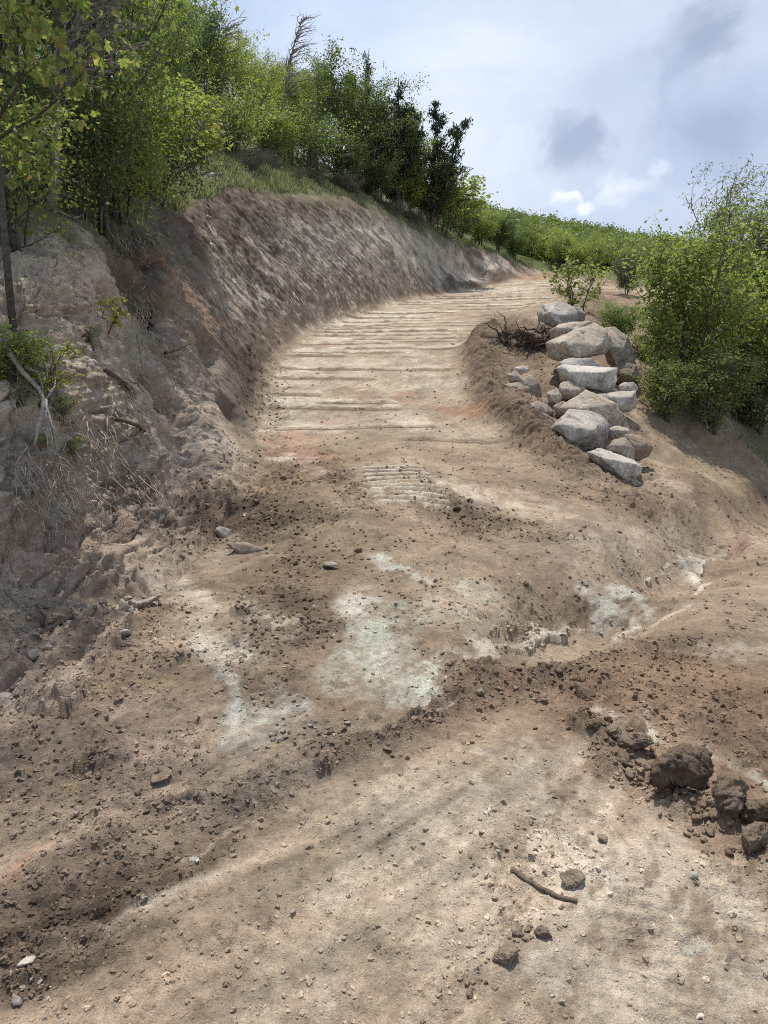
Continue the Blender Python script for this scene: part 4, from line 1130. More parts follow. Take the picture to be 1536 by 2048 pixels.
# rows and patches of clods alike: pixel line, spread, how many, size range, label, group, kind, materials
CLUSTERS = [
    ([(1180, 1475), (1260, 1530), (1330, 1600), (1420, 1640), (1536, 1735)], 20, 88, (10, 34), 'fist sized brown clod in the row of clods at right', 'brown clods of the row at right', 'c', (M_CLOD, M_CLOD_DARK)),
    ([(1230, 1535), (1300, 1580)], 14, 14, (12, 22), 'small round clod packed left of the biggest dark clod', 'small clods beside the biggest clod', 'c', (M_CLOD,)),
    ([(1360, 1640), (1430, 1700)], 22, 12, (10, 24), 'pale crumb of clay below the row of clods at right', 'pale crumbs below the clod row', 'c', (M_CLOD_TAN,)),
    ([(760, 1500), (880, 1430), (1000, 1370), (1120, 1350), (1190, 1375)], 16, 40, (10, 28), 'brown clod on the ridge between ramp and pad', 'clods on the ridge between ramp and pad', 'c', (M_CLOD, M_CLOD_TAN)),
    ([(530, 1480), (640, 1465), (740, 1450)], 18, 26, (10, 22), 'grey clod below the lower white clay patch', 'grey clods below the white clay patch', 'c', (M_CLOD, M_STONE)),
    ([(20, 1300), (120, 1220), (240, 1180), (330, 1200)], 60, 60, (10, 30), 'grey stone in the rubble at the foot of the near bank', 'stones in the rubble below the near bank', 's', (M_STONE, M_ROCK_TAN)),
    ([(10, 1960), (60, 1990), (130, 2030)], 30, 22, (8, 22), 'grey gravel stone in the lower left corner', 'gravel stones in the lower left corner', 's', (M_STONE, M_ROCK_TAN)),
    ([(930, 1990), (1010, 1900), (1080, 1850), (1130, 1790)], 14, 24, (8, 20), 'tan crumb of soil in the line left of the tyre marks', 'tan crumbs left of the tyre marks', 'c', (M_CLOD_TAN, M_CLOD)),
    ([(450, 1010), (560, 1060), (660, 1090), (480, 1160)], 40, 34, (9, 24), 'dark clod on the loose soil below the bank foot', 'dark clods below the bank foot', 'c', (M_CLOD_DARK, M_CLOD)),
    ([(540, 1200), (620, 1280)], 60, 16, (9, 20), 'dark clod on the brown strip left of the green white clay', 'dark clods left of the white clay', 'c', (M_CLOD_DARK, M_CLOD)),
    ([(880, 1020), (1000, 1060)], 22, 20, (9, 22), 'dark clod in the lumpy patch in front of the track print', 'dark clods in front of the track print', 'c', (M_CLOD_DARK,)),
    ([(620, 1790), (760, 1900), (520, 1930)], 90, 16, (6, 12), 'small pebble scattered on the foreground dirt', 'pebbles scattered on the foreground', 's', (M_STONE,)),
    ([(1100, 1650), (1040, 1700), (1000, 1760)], 50, 26, (7, 15), 'tan crumb scattered around the brown stick', 'tan crumbs around the stick', 'c', (M_CLOD_TAN, M_CLOD)),
    ([(190, 1560), (330, 1620), (420, 1610)], 34, 26, (10, 26), 'dark flaky clod on the lower left slope', 'dark flaky clods at lower left', 'c', (M_CLOD_DARK, M_CLOD)),
]
for pl, spread, n, (a, b), lab, grp, kind, mts in CLUSTERS:
    P = np.array(pl, float)
    for q in range(n):
        t = _rr.random() * (len(P) - 1); i = min(int(t), len(P) - 2)
        u, v = P[i] + (P[i + 1] - P[i]) * (t - i) + np.array([_rr.gauss(0, spread), _rr.gauss(0, spread * .6)])
        w = .8 * (a + (b - a) * _rr.random() ** 2.6)
        put(kind, float(np.clip(u, -20, 1550)), float(min(v, 2070)), w, lab, 'dirt clod' if kind == 'c' else 'stone', _rr.choice(mts), group=grp, k=_rr.randrange(4, 12) if kind == 'c' else None)


# ------------------------------------------------------------------ crumbs past counting
def scatter(name, n, label, mat, seed, smin, smax, rmin, rmax, power, stony):
    rs = np.random.RandomState(seed)
    m = n * 7
    r = np.exp(rs.uniform(math.log(rmin), math.log(rmax), m)); a = np.radians(rs.uniform(-37, 37, m))
    x, y = r * np.sin(a), r * np.cos(a)
    zb, dz, col, loose, nat, bank = surface(x, y, True)
    pr = (loose ** power + (.07 if not stony else .12)) * (nat < .3) * (1 - .5 * bank * sstep(7, 11, r))
    k = np.nonzero(rs.rand(m) < pr)[0][:n]
    x, y, z = x[k], y[k], (zb + dz)[k]; r = r[k]
    n = len(k)
    s = smin + (smax - smin) * rs.rand(n) ** 5
    s = s * np.clip((r / 2.5) ** .45, .7, 2.2)
    bag = Bag(); cols = []; gc = col[k]
    for lod, sel in ((1, s < .0075), (2, s >= .0075)):
        idx = np.nonzero(sel)[0]
        V0, F0 = ICO[lod]
        for c in range(6):
            ii = idx[c::6]
            if not len(ii): continue
            jit = 1 + .95 * (rs.rand(len(V0), 1) - .5)
            T = V0 * jit * np.array([1.2, .85, .55 if stony else .65])
            th = rs.rand(len(ii)) * 6.28; ph = (rs.rand(len(ii)) - .5) * 1.6
            ct, st_, cp, sp = np.cos(th), np.sin(th), np.cos(ph), np.sin(ph)
            X = T[None, :, 0] * cp[:, None] + T[None, :, 2] * sp[:, None]
            Z = -T[None, :, 0] * sp[:, None] + T[None, :, 2] * cp[:, None]
            Yv = np.broadcast_to(T[None, :, 1], X.shape)
            W = np.stack([X * ct[:, None] - Yv * st_[:, None], X * st_[:, None] + Yv * ct[:, None], Z], -1) * s[ii][:, None, None]
            W = W + np.stack([x[ii], y[ii], z[ii] + s[ii] * .25], 1)[:, None, :]
            F = F0[None] + (np.arange(len(ii)) * len(V0))[:, None, None]
            bag.add(W.reshape(-1, 3), F.reshape(-1, 3))
            tone = (rs.uniform(.72, 1.12, len(ii)) + (rs.rand(len(ii)) > .9) * (.5 if stony else .2)) * (1.12 if stony else .95)
            cols.append(np.repeat(gc[ii] * tone[:, None], len(V0), 0))
    me = bag.mesh(name, False)
    ca = me.attributes.new('soil', 'FLOAT_COLOR', 'POINT')
    cc = np.concatenate(cols)
    ca.data.foreach_set('color', np.concatenate([cc, np.ones((len(cc), 1))], 1).astype(np.float32).ravel())
    o = obj(name, me, mat)
    tag(o, label, kind='stuff')


def crumb_mat(name, scale):
    m = bpy.data.materials.new(name); m.use_nodes = True
    N = Nodes(m.node_tree)
    out = N.n('ShaderNodeOutputMaterial'); b = N.n('ShaderNodeBsdfPrincipled')
    b.inputs['Roughness'].default_value = .95; b.inputs['Specular IOR Level'].default_value = .12
    N.link(b.outputs[0], out.inputs[0])
    g = N.n('ShaderNodeNewGeometry')
    c = N.n('ShaderNodeAttribute', attribute_name='soil').outputs['Color']      # a crumb has the colour of the soil it broke from
    n2 = N.noise(g.outputs['Position'], scale, 4, .6)
    c = N.mix(1., c, N.ramp(n2, [(.25, .75), (.75, 1.25)]), 'MULTIPLY')
    N.link(c, b.inputs['Base Color'])
    return m


scatter('loose_crumbs', 46000, 'loose brown crumbs of soil covering the churned ground', crumb_mat('soil_crumbs', 90.), 5, .0016, .011, 1.2, 15, 1.3, False)
scatter('gravel', 3500, 'pale gravel and stone chips strewn over the dirt', crumb_mat('gravel_chips', 90.), 9, .0018, .008, 1.2, 13, 1.0, True)


# ------------------------------------------------------------------ sticks, roots
def wander(p0, p1, n, amp, rng, sag=0.0):
    t = np.linspace(0, 1, n)[:, None]
    P = p0 + (p1 - p0) * t
    off = np.cumsum(rng.randn(n, 3) * amp, axis=0)
    off = off - off[0] - (off[-1] - off[0]) * t * .6
    P = P + off
    P[:, 2] -= sag * np.sin(t[:, 0] * np.pi)
    return P


def pix_path(pts, lift=.01):
    """a stick lying along pixel points of the photograph on the ground there"""
    out = []
    for q in pts:
        p = hit(q[0], q[1])
        out.append(np.array([p[0], p[1], ground_z(p[0], p[1])]) + np.array([0, 0, lift]) + (EYE - p) / np.linalg.norm(EYE - p) * (q[2] if len(q) > 2 else 0.0))
    return np.array(out)


def densify(P, n):
    d = np.concatenate([[0], np.cumsum(np.linalg.norm(np.diff(P, axis=0), axis=1))])
    t = np.linspace(0, d[-1], n)
    return np.stack([np.interp(t, d, P[:, k]) for k in range(3)], 1)


def stick(name, cat, label, mat, main, r0, r1, forks=(), group=None, seed=0, lift=.02, amp=.004):
    rng = np.random.RandomState(seed + 500)
    P = densify(pix_path(main, lift), 14); P = P + rng.randn(14, 3) * amp
    root = empty(name, P[0])
    b = Bag(); b.add(*tube(P - P[0], np.linspace(r0, r1, 14), 7, .25, rng))
    obj('stem', b.mesh('stem'), mat, root)
    for f in forks:
        Q = densify(pix_path(f, lift), 9); Q = Q + rng.randn(9, 3) * amp
        b = Bag(); b.add(*tube(Q - P[0], np.linspace(r0 * .5, r1 * .4, 9), 5, .2, rng))
        obj('twig', b.mesh('twig'), mat, root)
    return tag(root, label, cat, group)


stick('stick', 'stick', 'curved brown stick lying on the pale foreground dirt', M_WOOD_BROWN, [(1024, 1738), (1050, 1758), (1085, 1778), (1120, 1794), (1154, 1803)], .0085, .0065, seed=1, lift=.006, amp=.0008)
stick('fallen_branch', 'branch', 'bleached grey forked branch hanging down the near bank at left', M_WOOD_GREY,
      [(-5, 640, .5), (35, 690, .45), (72, 735, .42), (88, 780, .38), (82, 850, .32), (70, 905, .26)], .021, .008,
      [[(45, 690, .46), (75, 710, .42), (84, 760, .38), (90, 800, .34)], [(88, 780, .38), (100, 850, .34), (106, 910, .28)], [(90, 800, .36), (94, 860, .3), (96, 915, .26)], [(100, 850, .34), (120, 920, .28), (150, 985, .22), (165, 1010, .16)], [(84, 760, .4), (108, 745, .36), (112, 700, .3)]], seed=2)
stick('fallen_branch', 'branch', 'dark broken branch poking out of the bank beside the gully', M_WOOD_BROWN, [(210, 745, .15), (245, 775, .3), (280, 805, .38), (318, 832, .4)], .026, .009, [[(245, 775, .3), (280, 782, .4), (308, 796, .45)], [(265, 795, .34), (285, 830, .4), (300, 850, .4)]], seed=3)
stick('fallen_branch', 'branch', 'long thin root lying down the lower bank face', M_WOOD_BROWN, [(236, 858, .2), (275, 875, .3), (310, 892, .3), (332, 900, .25)], .022, .010, [[(275, 875, .3), (300, 868, .34), (318, 860, .34)]], seed=4)
stick('fallen_branch', 'branch', 'dark twig lying high on the bank face', M_ROOT, [(330, 702, .2), (356, 694, .25), (382, 688, .3)], .02, .008, [], seed=5)
stick('fallen_branch', 'branch', 'pale broken sticks end lying in the left rubble', M_WOOD_GREY, [(258, 1186, .02), (290, 1192, .03), (320, 1200, .02)], .017, .010, [], seed=6, lift=.03)
stick('fallen_branch', 'branch', 'thin grey twig bent over the stones at the bank foot', M_WOOD_GREY, [(140, 1175, .03), (160, 1165, .05), (175, 1140, .04)], .008, .004, [[(150, 1172, .03), (165, 1190, .02), (175, 1192, .02)]], seed=7)
stick('fallen_branch', 'branch', 'pale crooked branch lying under the trees on the bank top', M_WOOD_GREY, [(68, 393, .15), (100, 412, .2), (120, 430, .2), (150, 430, .15), (166, 420, .2)], .02, .008, [[(110, 420, .2), (118, 408, .22)]], seed=8)
stick('fallen_branch', 'branch', 'tangled grey dead branch below the big bush at right', M_WOOD_GREY, [(1360, 785, .3), (1385, 800, .3), (1405, 825, .25), (1415, 858, .15)], .03, .012, [[(1385, 800, .3), (1365, 815, .2), (1360, 830, .1)], [(1395, 812, .3), (1420, 815, .3), (1440, 822, .2)], [(1372, 790, .3), (1395, 780, .4)]], seed=9)
stick('fallen_branch', 'branch', 'single dead stem standing up at the right road edge', M_ROOT, [(1106, 588, 0), (1109, 578, .4), (1113, 570, .8)], .03, .012, [], seed=10)
stick('fallen_branch', 'branch', 'pale roots dangling in the dark gully of the bank', M_WOOD_GREY, [(270, 640, .1), (285, 690, .15), (280, 730, .1)], .008, .003, [[(285, 690, .15), (300, 730, .15), (310, 760, .1)], [(275, 660, .1), (262, 700, .12), (255, 740, .1)]], seed=11)
stick('exposed_root', 'root', 'dark gnarled root stub sticking out above the gully', M_ROOT, [(300, 610, .1), (292, 590, .25), (276, 582, .3), (272, 600, .2)], .035, .014, [[(292, 590, .25), (300, 575, .35)], [(285, 585, .3), (280, 572, .35), (290, 566, .4)]], seed=12, amp=.02)


def rootlets():
    """the fine roots that hang out of the cut soil"""
    rng = np.random.RandomState(77)
    bag = Bag()
    for (u, v, su, sv, n, L, rad) in [(285, 650, 28, 60, 60, .55, .0035), (270, 480, 50, 14, 26, .4, .006), (110, 960, 60, 50, 70, .55, .0026), (60, 760, 40, 60, 30, .4, .0026), (270, 800, 40, 60, 50, .6, .004), (330, 980, 50, 30, 24, .4, .003), (200, 900, 40, 40, 36, .5, .003), (150, 1010, 60, 30, 40, .45, .0024)]:
        for q in range(n):
            uu, vv = u + rng.randn() * su * .6, v + rng.randn() * sv * .6
            p = hit(max(uu, -20), vv)
            tocam = (EYE - p) / np.linalg.norm(EYE - p)
            l = L * rng.uniform(.4, 1.1)
            d = np.array([rng.uniform(-.2, .75), rng.uniform(-.3, .2), -rng.uniform(.3, 1)])
            P = wander(p + tocam * .12 - d * l * .3, p + tocam * rng.uniform(.12, .32) + d * l * .7, 7, l * .035, rng)
            bag.add(*tube(P, np.linspace(rad, rad * .4, 7) * rng.uniform(.9, 2.1), 4))
    o = obj('rootlets', bag.mesh('rootlets'), soil_mat('rootlet_bark', (.16, .125, .095), (.40, .34, .27), None, .2, 20.))
    tag(o, 'fine torn rootlets hanging out of the cut bank', kind='stuff')


rootlets()


def root_ball():
    c = hit(1046, 690); c = np.array([c[0] - .02, c[1] - .2, ground_z(c[0] - .02, c[1] - .2) - .02])
    root = empty('root_mass', c)
    tag(root, 'dark upturned root mass left of the top of the boulder pile', 'root mass')
    rng = np.random.RandomState(9)
    V, F = ICO[4]
    P = V * np.array([.52, .42, .38]) * (1 + .5 * n3(V, 2.2, 3, 5, .65))[:, None] + np.array([0, .1, -.1])
    obj('soil_clump', make_mesh('soil_clump', P, F), M_CLOD_DARK, root)
    for q in range(96):
        th = rng.uniform(0, 6.28); ph = rng.uniform(-.7, .6)
        d = np.array([math.cos(th) * math.cos(ph), -abs(math.sin(th)) * math.cos(ph), math.sin(ph)])
        p0 = d * np.array([.47, .40, .37]); t = np.cross(d, rng.randn(3)); t /= np.linalg.norm(t)
        L = rng.uniform(.25, .75)
        p1 = p0 + d * L * rng.uniform(.2, .55) + t * L * .8 + np.array([0, 0, -.12])
        r = .022 if q < 8 else rng.uniform(.007, .018)
        b = Bag(); b.add(*tube(wander(p0, p1, 8, L * .05, rng), np.linspace(r, r * .35, 8), 5))
        obj('root', b.mesh('root'), M_ROOT if q % 9 else M_WOOD_BROWN, root)


root_ball()

# ------------------------------------------------------------------ foliage
def leaf_mat(name, stops, trans=.48, warm=1.0):
    m = bpy.data.materials.new(name); m.use_nodes = True
    N = Nodes(m.node_tree)
    out = N.n('ShaderNodeOutputMaterial')
    g = N.n('ShaderNodeNewGeometry'); oi = N.n('ShaderNodeObjectInfo')
    c = N.ramp(g.outputs['Random Per Island'], stops)
    c = N.mix(1., c, N.ramp(oi.outputs['Random'], [(0., (.80, .84, .85)), (.5, (1., 1., 1.)), (1., (1.22 * warm, 1.12, .9))]), 'MULTIPLY')
    b = N.n('ShaderNodeBsdfPrincipled'); b.inputs['Roughness'].default_value = .55; b.inputs['Specular IOR Level'].default_value = .3
    N.link(c, b.inputs['Base Color'])
    t = N.n('ShaderNodeBsdfTranslucent')
    N.link(N.mix(1., c, (1.5, 1.5, .9), 'MULTIPLY'), t.inputs[0])
    mx = N.n('ShaderNodeMixShader'); mx.inputs[0].default_value = trans
    N.link(b.outputs[0], mx.inputs[1]); N.link(t.outputs[0], mx.inputs[2]); N.link(mx.outputs[0], out.inputs[0])
    return m


L_MAPLE = leaf_mat('maple_leaves', [(0, (.085, .13, .045)), (.5, (.15, .215, .075)), (.9, (.24, .295, .115)), (1, (.26, .22, .10))], .5)
L_DARK = leaf_mat('dark_maple_leaves', [(0, (.05, .082, .035)), (.6, (.09, .138, .052)), (1, (.15, .20, .08))], .46)
L_LIGHT = leaf_mat('light_oak_leaves', [(0, (.12, .17, .05)), (.5, (.21, .275, .085)), (1, (.32, .37, .14))], .5)
L_YELLOW = leaf_mat('yellow_green_leaves', [(0, (.16, .18, .045)), (.5, (.29, .30, .08)), (1, (.42, .39, .14))], .45)
L_NEAR = leaf_mat('near_maple_leaves', [(0, (.10, .15, .055)), (.45, (.17, .23, .085)), (.78, (.25, .29, .13)), (.94, (.32, .31, .16)), (1, (.30, .20, .12))], .54)
L_JUNIPER = leaf_mat('juniper_needles', [(0, (.038, .055, .036)), (1, (.085, .11, .065))], .15)
L_WILLOW = leaf_mat('willow_leaves', [(0, (.10, .13, .045)), (1, (.22, .25, .10))], .35)
L_SAGE = leaf_mat('sage_leaves', [(0, (.075, .09, .055)), (1, (.16, .18, .11))], .2)
L_GRASS = leaf_mat('grass_blades', [(0, (.12, .155, .095)), (.6, (.19, .225, .14)), (1, (.32, .31, .21))], .35)
L_FAR = leaf_mat('hillside_leaves', [(0, (.085, .125, .042)), (.5, (.14, .195, .065)), (1, (.215, .275, .095))], .3)

DIAMOND = (np.array([[0, 0, 0], [.36, .45, .07], [0, 1, -.03], [-.36, .45, .07]]), np.array([[0, 1, 2, 3]]))


def lobes(angs, lens, wid):
    V = []; F = []
    for a, l in zip(angs, lens):
        a = math.radians(a); d = np.array([math.sin(a), math.cos(a)]); s = np.array([d[1], -d[0]])
        b = len(V)
        V += [[0, 0, 0], [*(d * l * .55 + s * wid * l), .05], [*(d * l), -.05 * l], [*(d * l * .55 - s * wid * l), .05]]
        F.append([b, b + 1, b + 2, b + 3])
    return np.array(V), np.array(F)


MAPLE = lobes((-88, -42, 0, 42, 88), (.55, .85, 1., .85, .55), .26)
TRI = lobes((-48, 0, 48), (.8, 1., .8), .30)
SLIM = (DIAMOND[0] * np.array([.42, 1, 1]), DIAMOND[1])


def leaves(P, size, rng, tpl, up=.7, droop=.2, out=None):
    """one little blade per point, welded into one arrays pair"""
    n = len(P)
    nrm = rng.randn(n, 3) * .75 + np.array([0, 0, up])
    if out is not None: nrm = nrm + out * .5
    nrm /= np.linalg.norm(nrm, axis=1)[:, None]
    ax = rng.randn(n, 3); ax[:, 2] -= droop * 2
    ax -= nrm * (ax * nrm).sum(1)[:, None]; ax /= np.linalg.norm(ax, axis=1)[:, None] + 1e-9
    bx = np.cross(ax, nrm)
    s = size * rng.uniform(.65, 1.25, n)
    V0, F0 = tpl
    W = (V0[None, :, 0, None] * bx[:, None] + V0[None, :, 1, None] * ax[:, None] + V0[None, :, 2, None] * nrm[:, None]) * s[:, None, None] + P[:, None, :]
    F = F0[None] + (np.arange(n) * len(V0))[:, None, None]
    return W.reshape(-1, 3), F.reshape(-1, F0.shape[1])


def grow(seed, H, R, stems=1, r0=.07, nb=16, nt=5, nleaf=6000, lsize=.08, tpl=DIAMOND, base=.25, lean=(0, 0), spread=.16, top=.9, upw=.7, gap=0.0, sweep=0.0, limb_seg=6):
    """a broadleaf: stems, limbs and twigs in one trunk mesh, leaves gathered along the twigs in one crown mesh"""
    rng = np.random.RandomState(seed)
    wood = Bag(); tips = []
    for s in range(stems):
        a = rng.uniform(0, 6.28); off = np.array([math.cos(a), math.sin(a), 0]) * (.12 * (stems > 1))
        ln = np.array([math.cos(a), math.sin(a), 0]) * (R * .5 * (stems > 1) * rng.uniform(.4, 1)) + np.array([lean[0], lean[1], 0])
        h = H * rng.uniform(.86, 1.0) * (top if s else 1)
        n = 11; t = np.linspace(0, 1, n)
        P = off + ln * (t ** 1.4)[:, None] + np.stack([0 * t, 0 * t, h * t], 1)
        wig = np.cumsum(rng.randn(n, 3) * np.array([.035, .035, 0]) * H * .35, axis=0) * t[:, None]
        P = P + wig; P[0, 2] = -.15
        rad = r0 * (1 - .93 * t ** .8) * rng.uniform(.75, 1.05) + .004
        wood.add(*tube(P, rad, limb_seg + 2, .12, rng))
        for k in range(nb):
            tb = base + (1 - base) * ((k + rng.rand()) / nb) ** .9
            i = tb * (n - 1); i0 = min(int(i), n - 2); p0 = P[i0] + (P[i0 + 1] - P[i0]) * (i - i0)
            env = math.sin(math.pi * min(1, max(.05, (tb - base * .6) / (1.08 - base * .6))) ** .8) * .85 + .22
            L = R * env * rng.uniform(.55, 1.2)
            az = rng.uniform(0, 6.28); el = rng.uniform(.15, .9)
            d = np.array([math.cos(az) * math.cos(el), math.sin(az) * math.cos(el), math.sin(el)])
            m = 6; tt = np.linspace(0, 1, m)
            B = p0 + d * L * tt[:, None] + np.array([sweep, 0, .25])[None] * L * (tt ** 2)[:, None] + np.cumsum(rng.randn(m, 3) * L * .045, axis=0) * tt[:, None]
            rb = np.interp(tb, t, rad) * .55
            wood.add(*tube(B, rb * (1 - .85 * tt) + .002, limb_seg))
            tips.append((B, 1.0))
            for q in range(nt):
                tq = rng.uniform(.25, 1.0); j = tq * (m - 1); j0 = min(int(j), m - 2); q0 = B[j0] + (B[j0 + 1] - B[j0]) * (j - j0)
                d2 = d * .5 + rng.randn(3) * .7 + np.array([0, 0, .15]); d2 /= np.linalg.norm(d2)
                l2 = L * rng.uniform(.18, .45) + .08
                Q = q0 + d2 * l2 * np.linspace(0, 1, 4)[:, None] + rng.randn(4, 3) * .02
                wood.add(*tube(Q, np.linspace(max(rb * .3, .004), .002, 4), 4))
                tips.append((Q, 1.6))
    w = np.array([f * (np.linalg.norm(b[-1] - b[0]) + .05) for b, f in tips])
    keep = rng.rand(len(tips)) > gap
    w = w * keep; w /= w.sum()
    cnt = rng.multinomial(nleaf, w)
    pts = []
    for (b, f), c in zip(tips, cnt):
        if c == 0: continue
        tq = rng.rand(c) ** .6 * (len(b) - 1) if f < 1.5 else rng.rand(c) ** .8 * (len(b) - 1)
        if f < 1.5: tq = (.4 + .6 * tq / (len(b) - 1)) * (len(b) - 1)
        j = np.minimum(tq.astype(int), len(b) - 2)
        pts.append(b[j] + (b[j + 1] - b[j]) * (tq - j)[:, None] + rng.randn(c, 3) * spread * np.array([1, 1, .7]))
    pts = np.concatenate(pts)
    out = pts - np.array([0, 0, H * .55]); out /= np.linalg.norm(out, axis=1)[:, None] + 1e-6
    crown = Bag(); crown.add(*leaves(pts, lsize, rng, tpl, upw, .25, out))
    return wood.mesh('trunk'), crown.mesh('crown', False)


def grow_juniper(seed, H, R, n=5000, spires=4):
    rng = np.random.RandomState(seed)
    wood = Bag(); pts = []; axs = []
    for s in range(spires):
        a = rng.uniform(0, 6.28); o = np.array([math.cos(a), math.sin(a), 0]) * R * (.0 if s == 0 else rng.uniform(.25, .6))
        h = H * (1 if s == 0 else rng.uniform(.55, .92))
        t = np.linspace(0, 1, 8)
        P = o[None] * (t ** .7)[:, None] + np.stack([0 * t, 0 * t, h * t], 1) + np.cumsum(rng.randn(8, 3) * np.array([.03, .03, 0]) * H * .4, axis=0) * t[:, None]
        P[0, 2] = -.15
        wood.add(*tube(P, .08 * (1 - .9 * t) + .005, 6))
        for k in range(26):
            tb = rng.uniform(.08, 1); i = tb * 7; i0 = min(int(i), 6); p0 = P[i0] + (P[i0 + 1] - P[i0]) * (i - i0)
            L = R * (.65 * (1 - tb) + .14) * rng.uniform(.6, 1.25); az = rng.uniform(0, 6.28); el = rng.uniform(.3, 1.1)
            d = np.array([math.cos(az) * math.cos(el), math.sin(az) * math.cos(el), math.sin(el)])
            B = p0 + d * L * np.linspace(0, 1, 4)[:, None] + np.array([0, 0, .3]) * L * (np.linspace(0, 1, 4) ** 2)[:, None]
            wood.add(*tube(B, np.linspace(.015, .003, 4), 4))
            c = n // (26 * spires)
            tq = rng.rand(c) * 3; j = np.minimum(tq.astype(int), 2)
            pts.append(B[j] + (B[j + 1] - B[j]) * (tq - j)[:, None] + rng.randn(c, 3) * .06)
    pts = np.concatenate(pts)
    crown = Bag()
    V0, F0 = leaves(pts, .17, rng, (DIAMOND[0] * np.array([.42, 1, 1]), DIAMOND[1]), .1, -.9)
    crown.add(V0, F0)
    return wood.mesh('trunk'), crown.mesh('crown', False)


_protos = {}
SKY_U = [300, 370, 430, 480, 540, 600, 650, 690, 735, 770, 800, 830, 855, 880, 900, 925]
SKY_V = [-60, -10, 40, 75, 120, 130, 125, 100, 95, 140, 160, 185, 200, 240, 300, 370]


def proto(kind):
    if kind not in _protos:
        f = PROTO[kind]
        _protos[kind] = f()
    return _protos[kind]


PROTO = {
    'maple_a': lambda: (*grow(1, 6.0, 1.9, 3, .075, 15, 5, 6800, .082, TRI), 6.0),
    'maple_b': lambda: (*grow(2, 6.0, 1.7, 2, .08, 18, 6, 6400, .082, TRI, base=.15), 6.0),
    'maple_c': lambda: (*grow(3, 6.0, 2.1, 4, .06, 13, 5, 7200, .09, DIAMOND, base=.2), 6.0),
    'maple_d': lambda: (*grow(4, 6.0, 1.4, 1, .08, 26, 6, 5600, .09, DIAMOND, base=.12), 6.0),
    'oak_bush': lambda: (*grow(5, 3.0, 1.5, 6, .035, 9, 5, 6500, .085, TRI, base=.05), 3.0),
    'scrub': lambda: (*grow(6, 1.6, 1.3, 7, .02, 7, 5, 4200, .075, DIAMOND, base=.03), 1.6),
    'yellow_bush': lambda: (*grow(7, 1.9, 1.0, 3, .028, 9, 5, 1700, .095, TRI, base=.35, lean=(.35, 0), spread=.1), 1.9),
    'juniper': lambda: (*grow_juniper(8, 5.5, 1.9, 13000, 6), 5.5),
    'juniper_b': lambda: (*grow_juniper(18, 5.5, 1.8, 12000, 5), 5.5),
    'far_tree': lambda: (*grow(9, 4.2, 1.5, 3, .06, 9, 3, 2600, .19, DIAMOND, base=.12, spread=.25, limb_seg=3), 4.2),
    'far_tree_b': lambda: (*grow(10, 4.2, 1.8, 4, .05, 8, 3, 2800, .19, DIAMOND, base=.08, spread=.28, limb_seg=3), 4.2),
    'sprig': lambda: (*grow(11, .35, .22, 4, .005, 4, 3, 130, .05, TRI, base=.1, spread=.03), .35),
    'low_shrub': lambda: (*grow(12, .6, .55, 8, .008, 5, 4, 1500, .045, SLIM, base=.05, spread=.06), .6),
    'seedling_bush': lambda: (*grow(13, 1.0, .55, 5, .012, 7, 4, 800, .06, TRI, base=.05, spread=.05), 1.0),
}


def plant(kind, name, x, y, h, leaf, label, cat, group=None, rz=None, wide=1.0, rng=_rr, parts=('trunk', 'crown'), bark=None, dz=0.0, cap=None):
    tr, cr, H = proto(kind)
    z = ground_z(x, y) + dz
    if cap is not None:            # keeps under the skyline of the wood
        u = 768 + FPX * x / y * (math.cos(PITCH) + .55 * math.sin(PITCH))
        h = min(h, at(u, float(np.interp(u, SKY_U, SKY_V)) + cap, y)[2] - z)
        if h < 1.6: return None
    o = empty(name, (x, y, z))
    s = h / H
    o.scale = (s * wide, s * wide, s)
    o.rotation_euler = (0, 0, rng.uniform(0, 6.28) if rz is None else rz)
    t = obj(parts[0], tr, bark or M_BARK, o)
    key = (kind, leaf.name)
    if key not in _protos:
        m = cr if not cr.materials else cr.copy()
        m.materials.clear(); m.materials.append(leaf)
        _protos[key] = m
    obj(parts[1], _protos[key], None, o)
    return tag(o, label, cat, group)


def pu(u, Y, v=696):
    """plan position of a plant seen at column u, Y metres ahead"""
    p = at(u, v, Y)
    return p[0], p[1]


# ---- the near trees at the left border
tr, cr = grow(21, 6.2, 1.5, 1, .032, 26, 6, 2300, .085, MAPLE, base=.14, spread=.12, upw=.5)
_protos['near_a'] = (tr, cr, 6.2)
tr, cr = grow(22, 6.0, 1.3, 2, .03, 20, 6, 1700, .085, MAPLE, base=.22, spread=.12, upw=.5)
_protos['near_b'] = (tr, cr, 6.0)
tr, cr = grow(23, 7.0, 1.8, 1, .085, 24, 6, 2300, .085, MAPLE, base=.30, spread=.16, upw=.6)
_protos['mid_a'] = (tr, cr, 7.0)
tr, cr = grow(24, 6.0, 1.5, 4, .04, 13, 6, 2600, .08, MAPLE, base=.12, spread=.16, upw=.6)
_protos['mid_b'] = (tr, cr, 6.0)
GT = 'trees on top of the near bank'
plant('near_a', 'maple_tree', *pu(30, 5.9), 6.0, L_NEAR, 'slender maple nearest the viewer, leaves filling the left border', 'tree', GT, rz=.6)
plant('near_b', 'maple_tree', *pu(-70, 6.3), 5.6, L_NEAR, 'maple cut by the left border behind the slender near maple', 'tree', GT, rz=2.2)
plant('mid_a', 'maple_tree', *pu(172, 10.2), 6.8, L_MAPLE, 'maple with a thick dark trunk at the brink of the bank', 'tree', GT, rz=1.1)
plant('mid_b', 'maple_tree', *pu(212, 10.9), 6.2, L_MAPLE, 'many stemmed maple just right of the thick dark trunk', 'tree', GT, rz=.3)
plant('mid_b', 'maple_tree', *pu(95, 10.6), 6.4, L_DARK, 'shaded maple left of the thick dark trunk', 'tree', GT, rz=3.9)
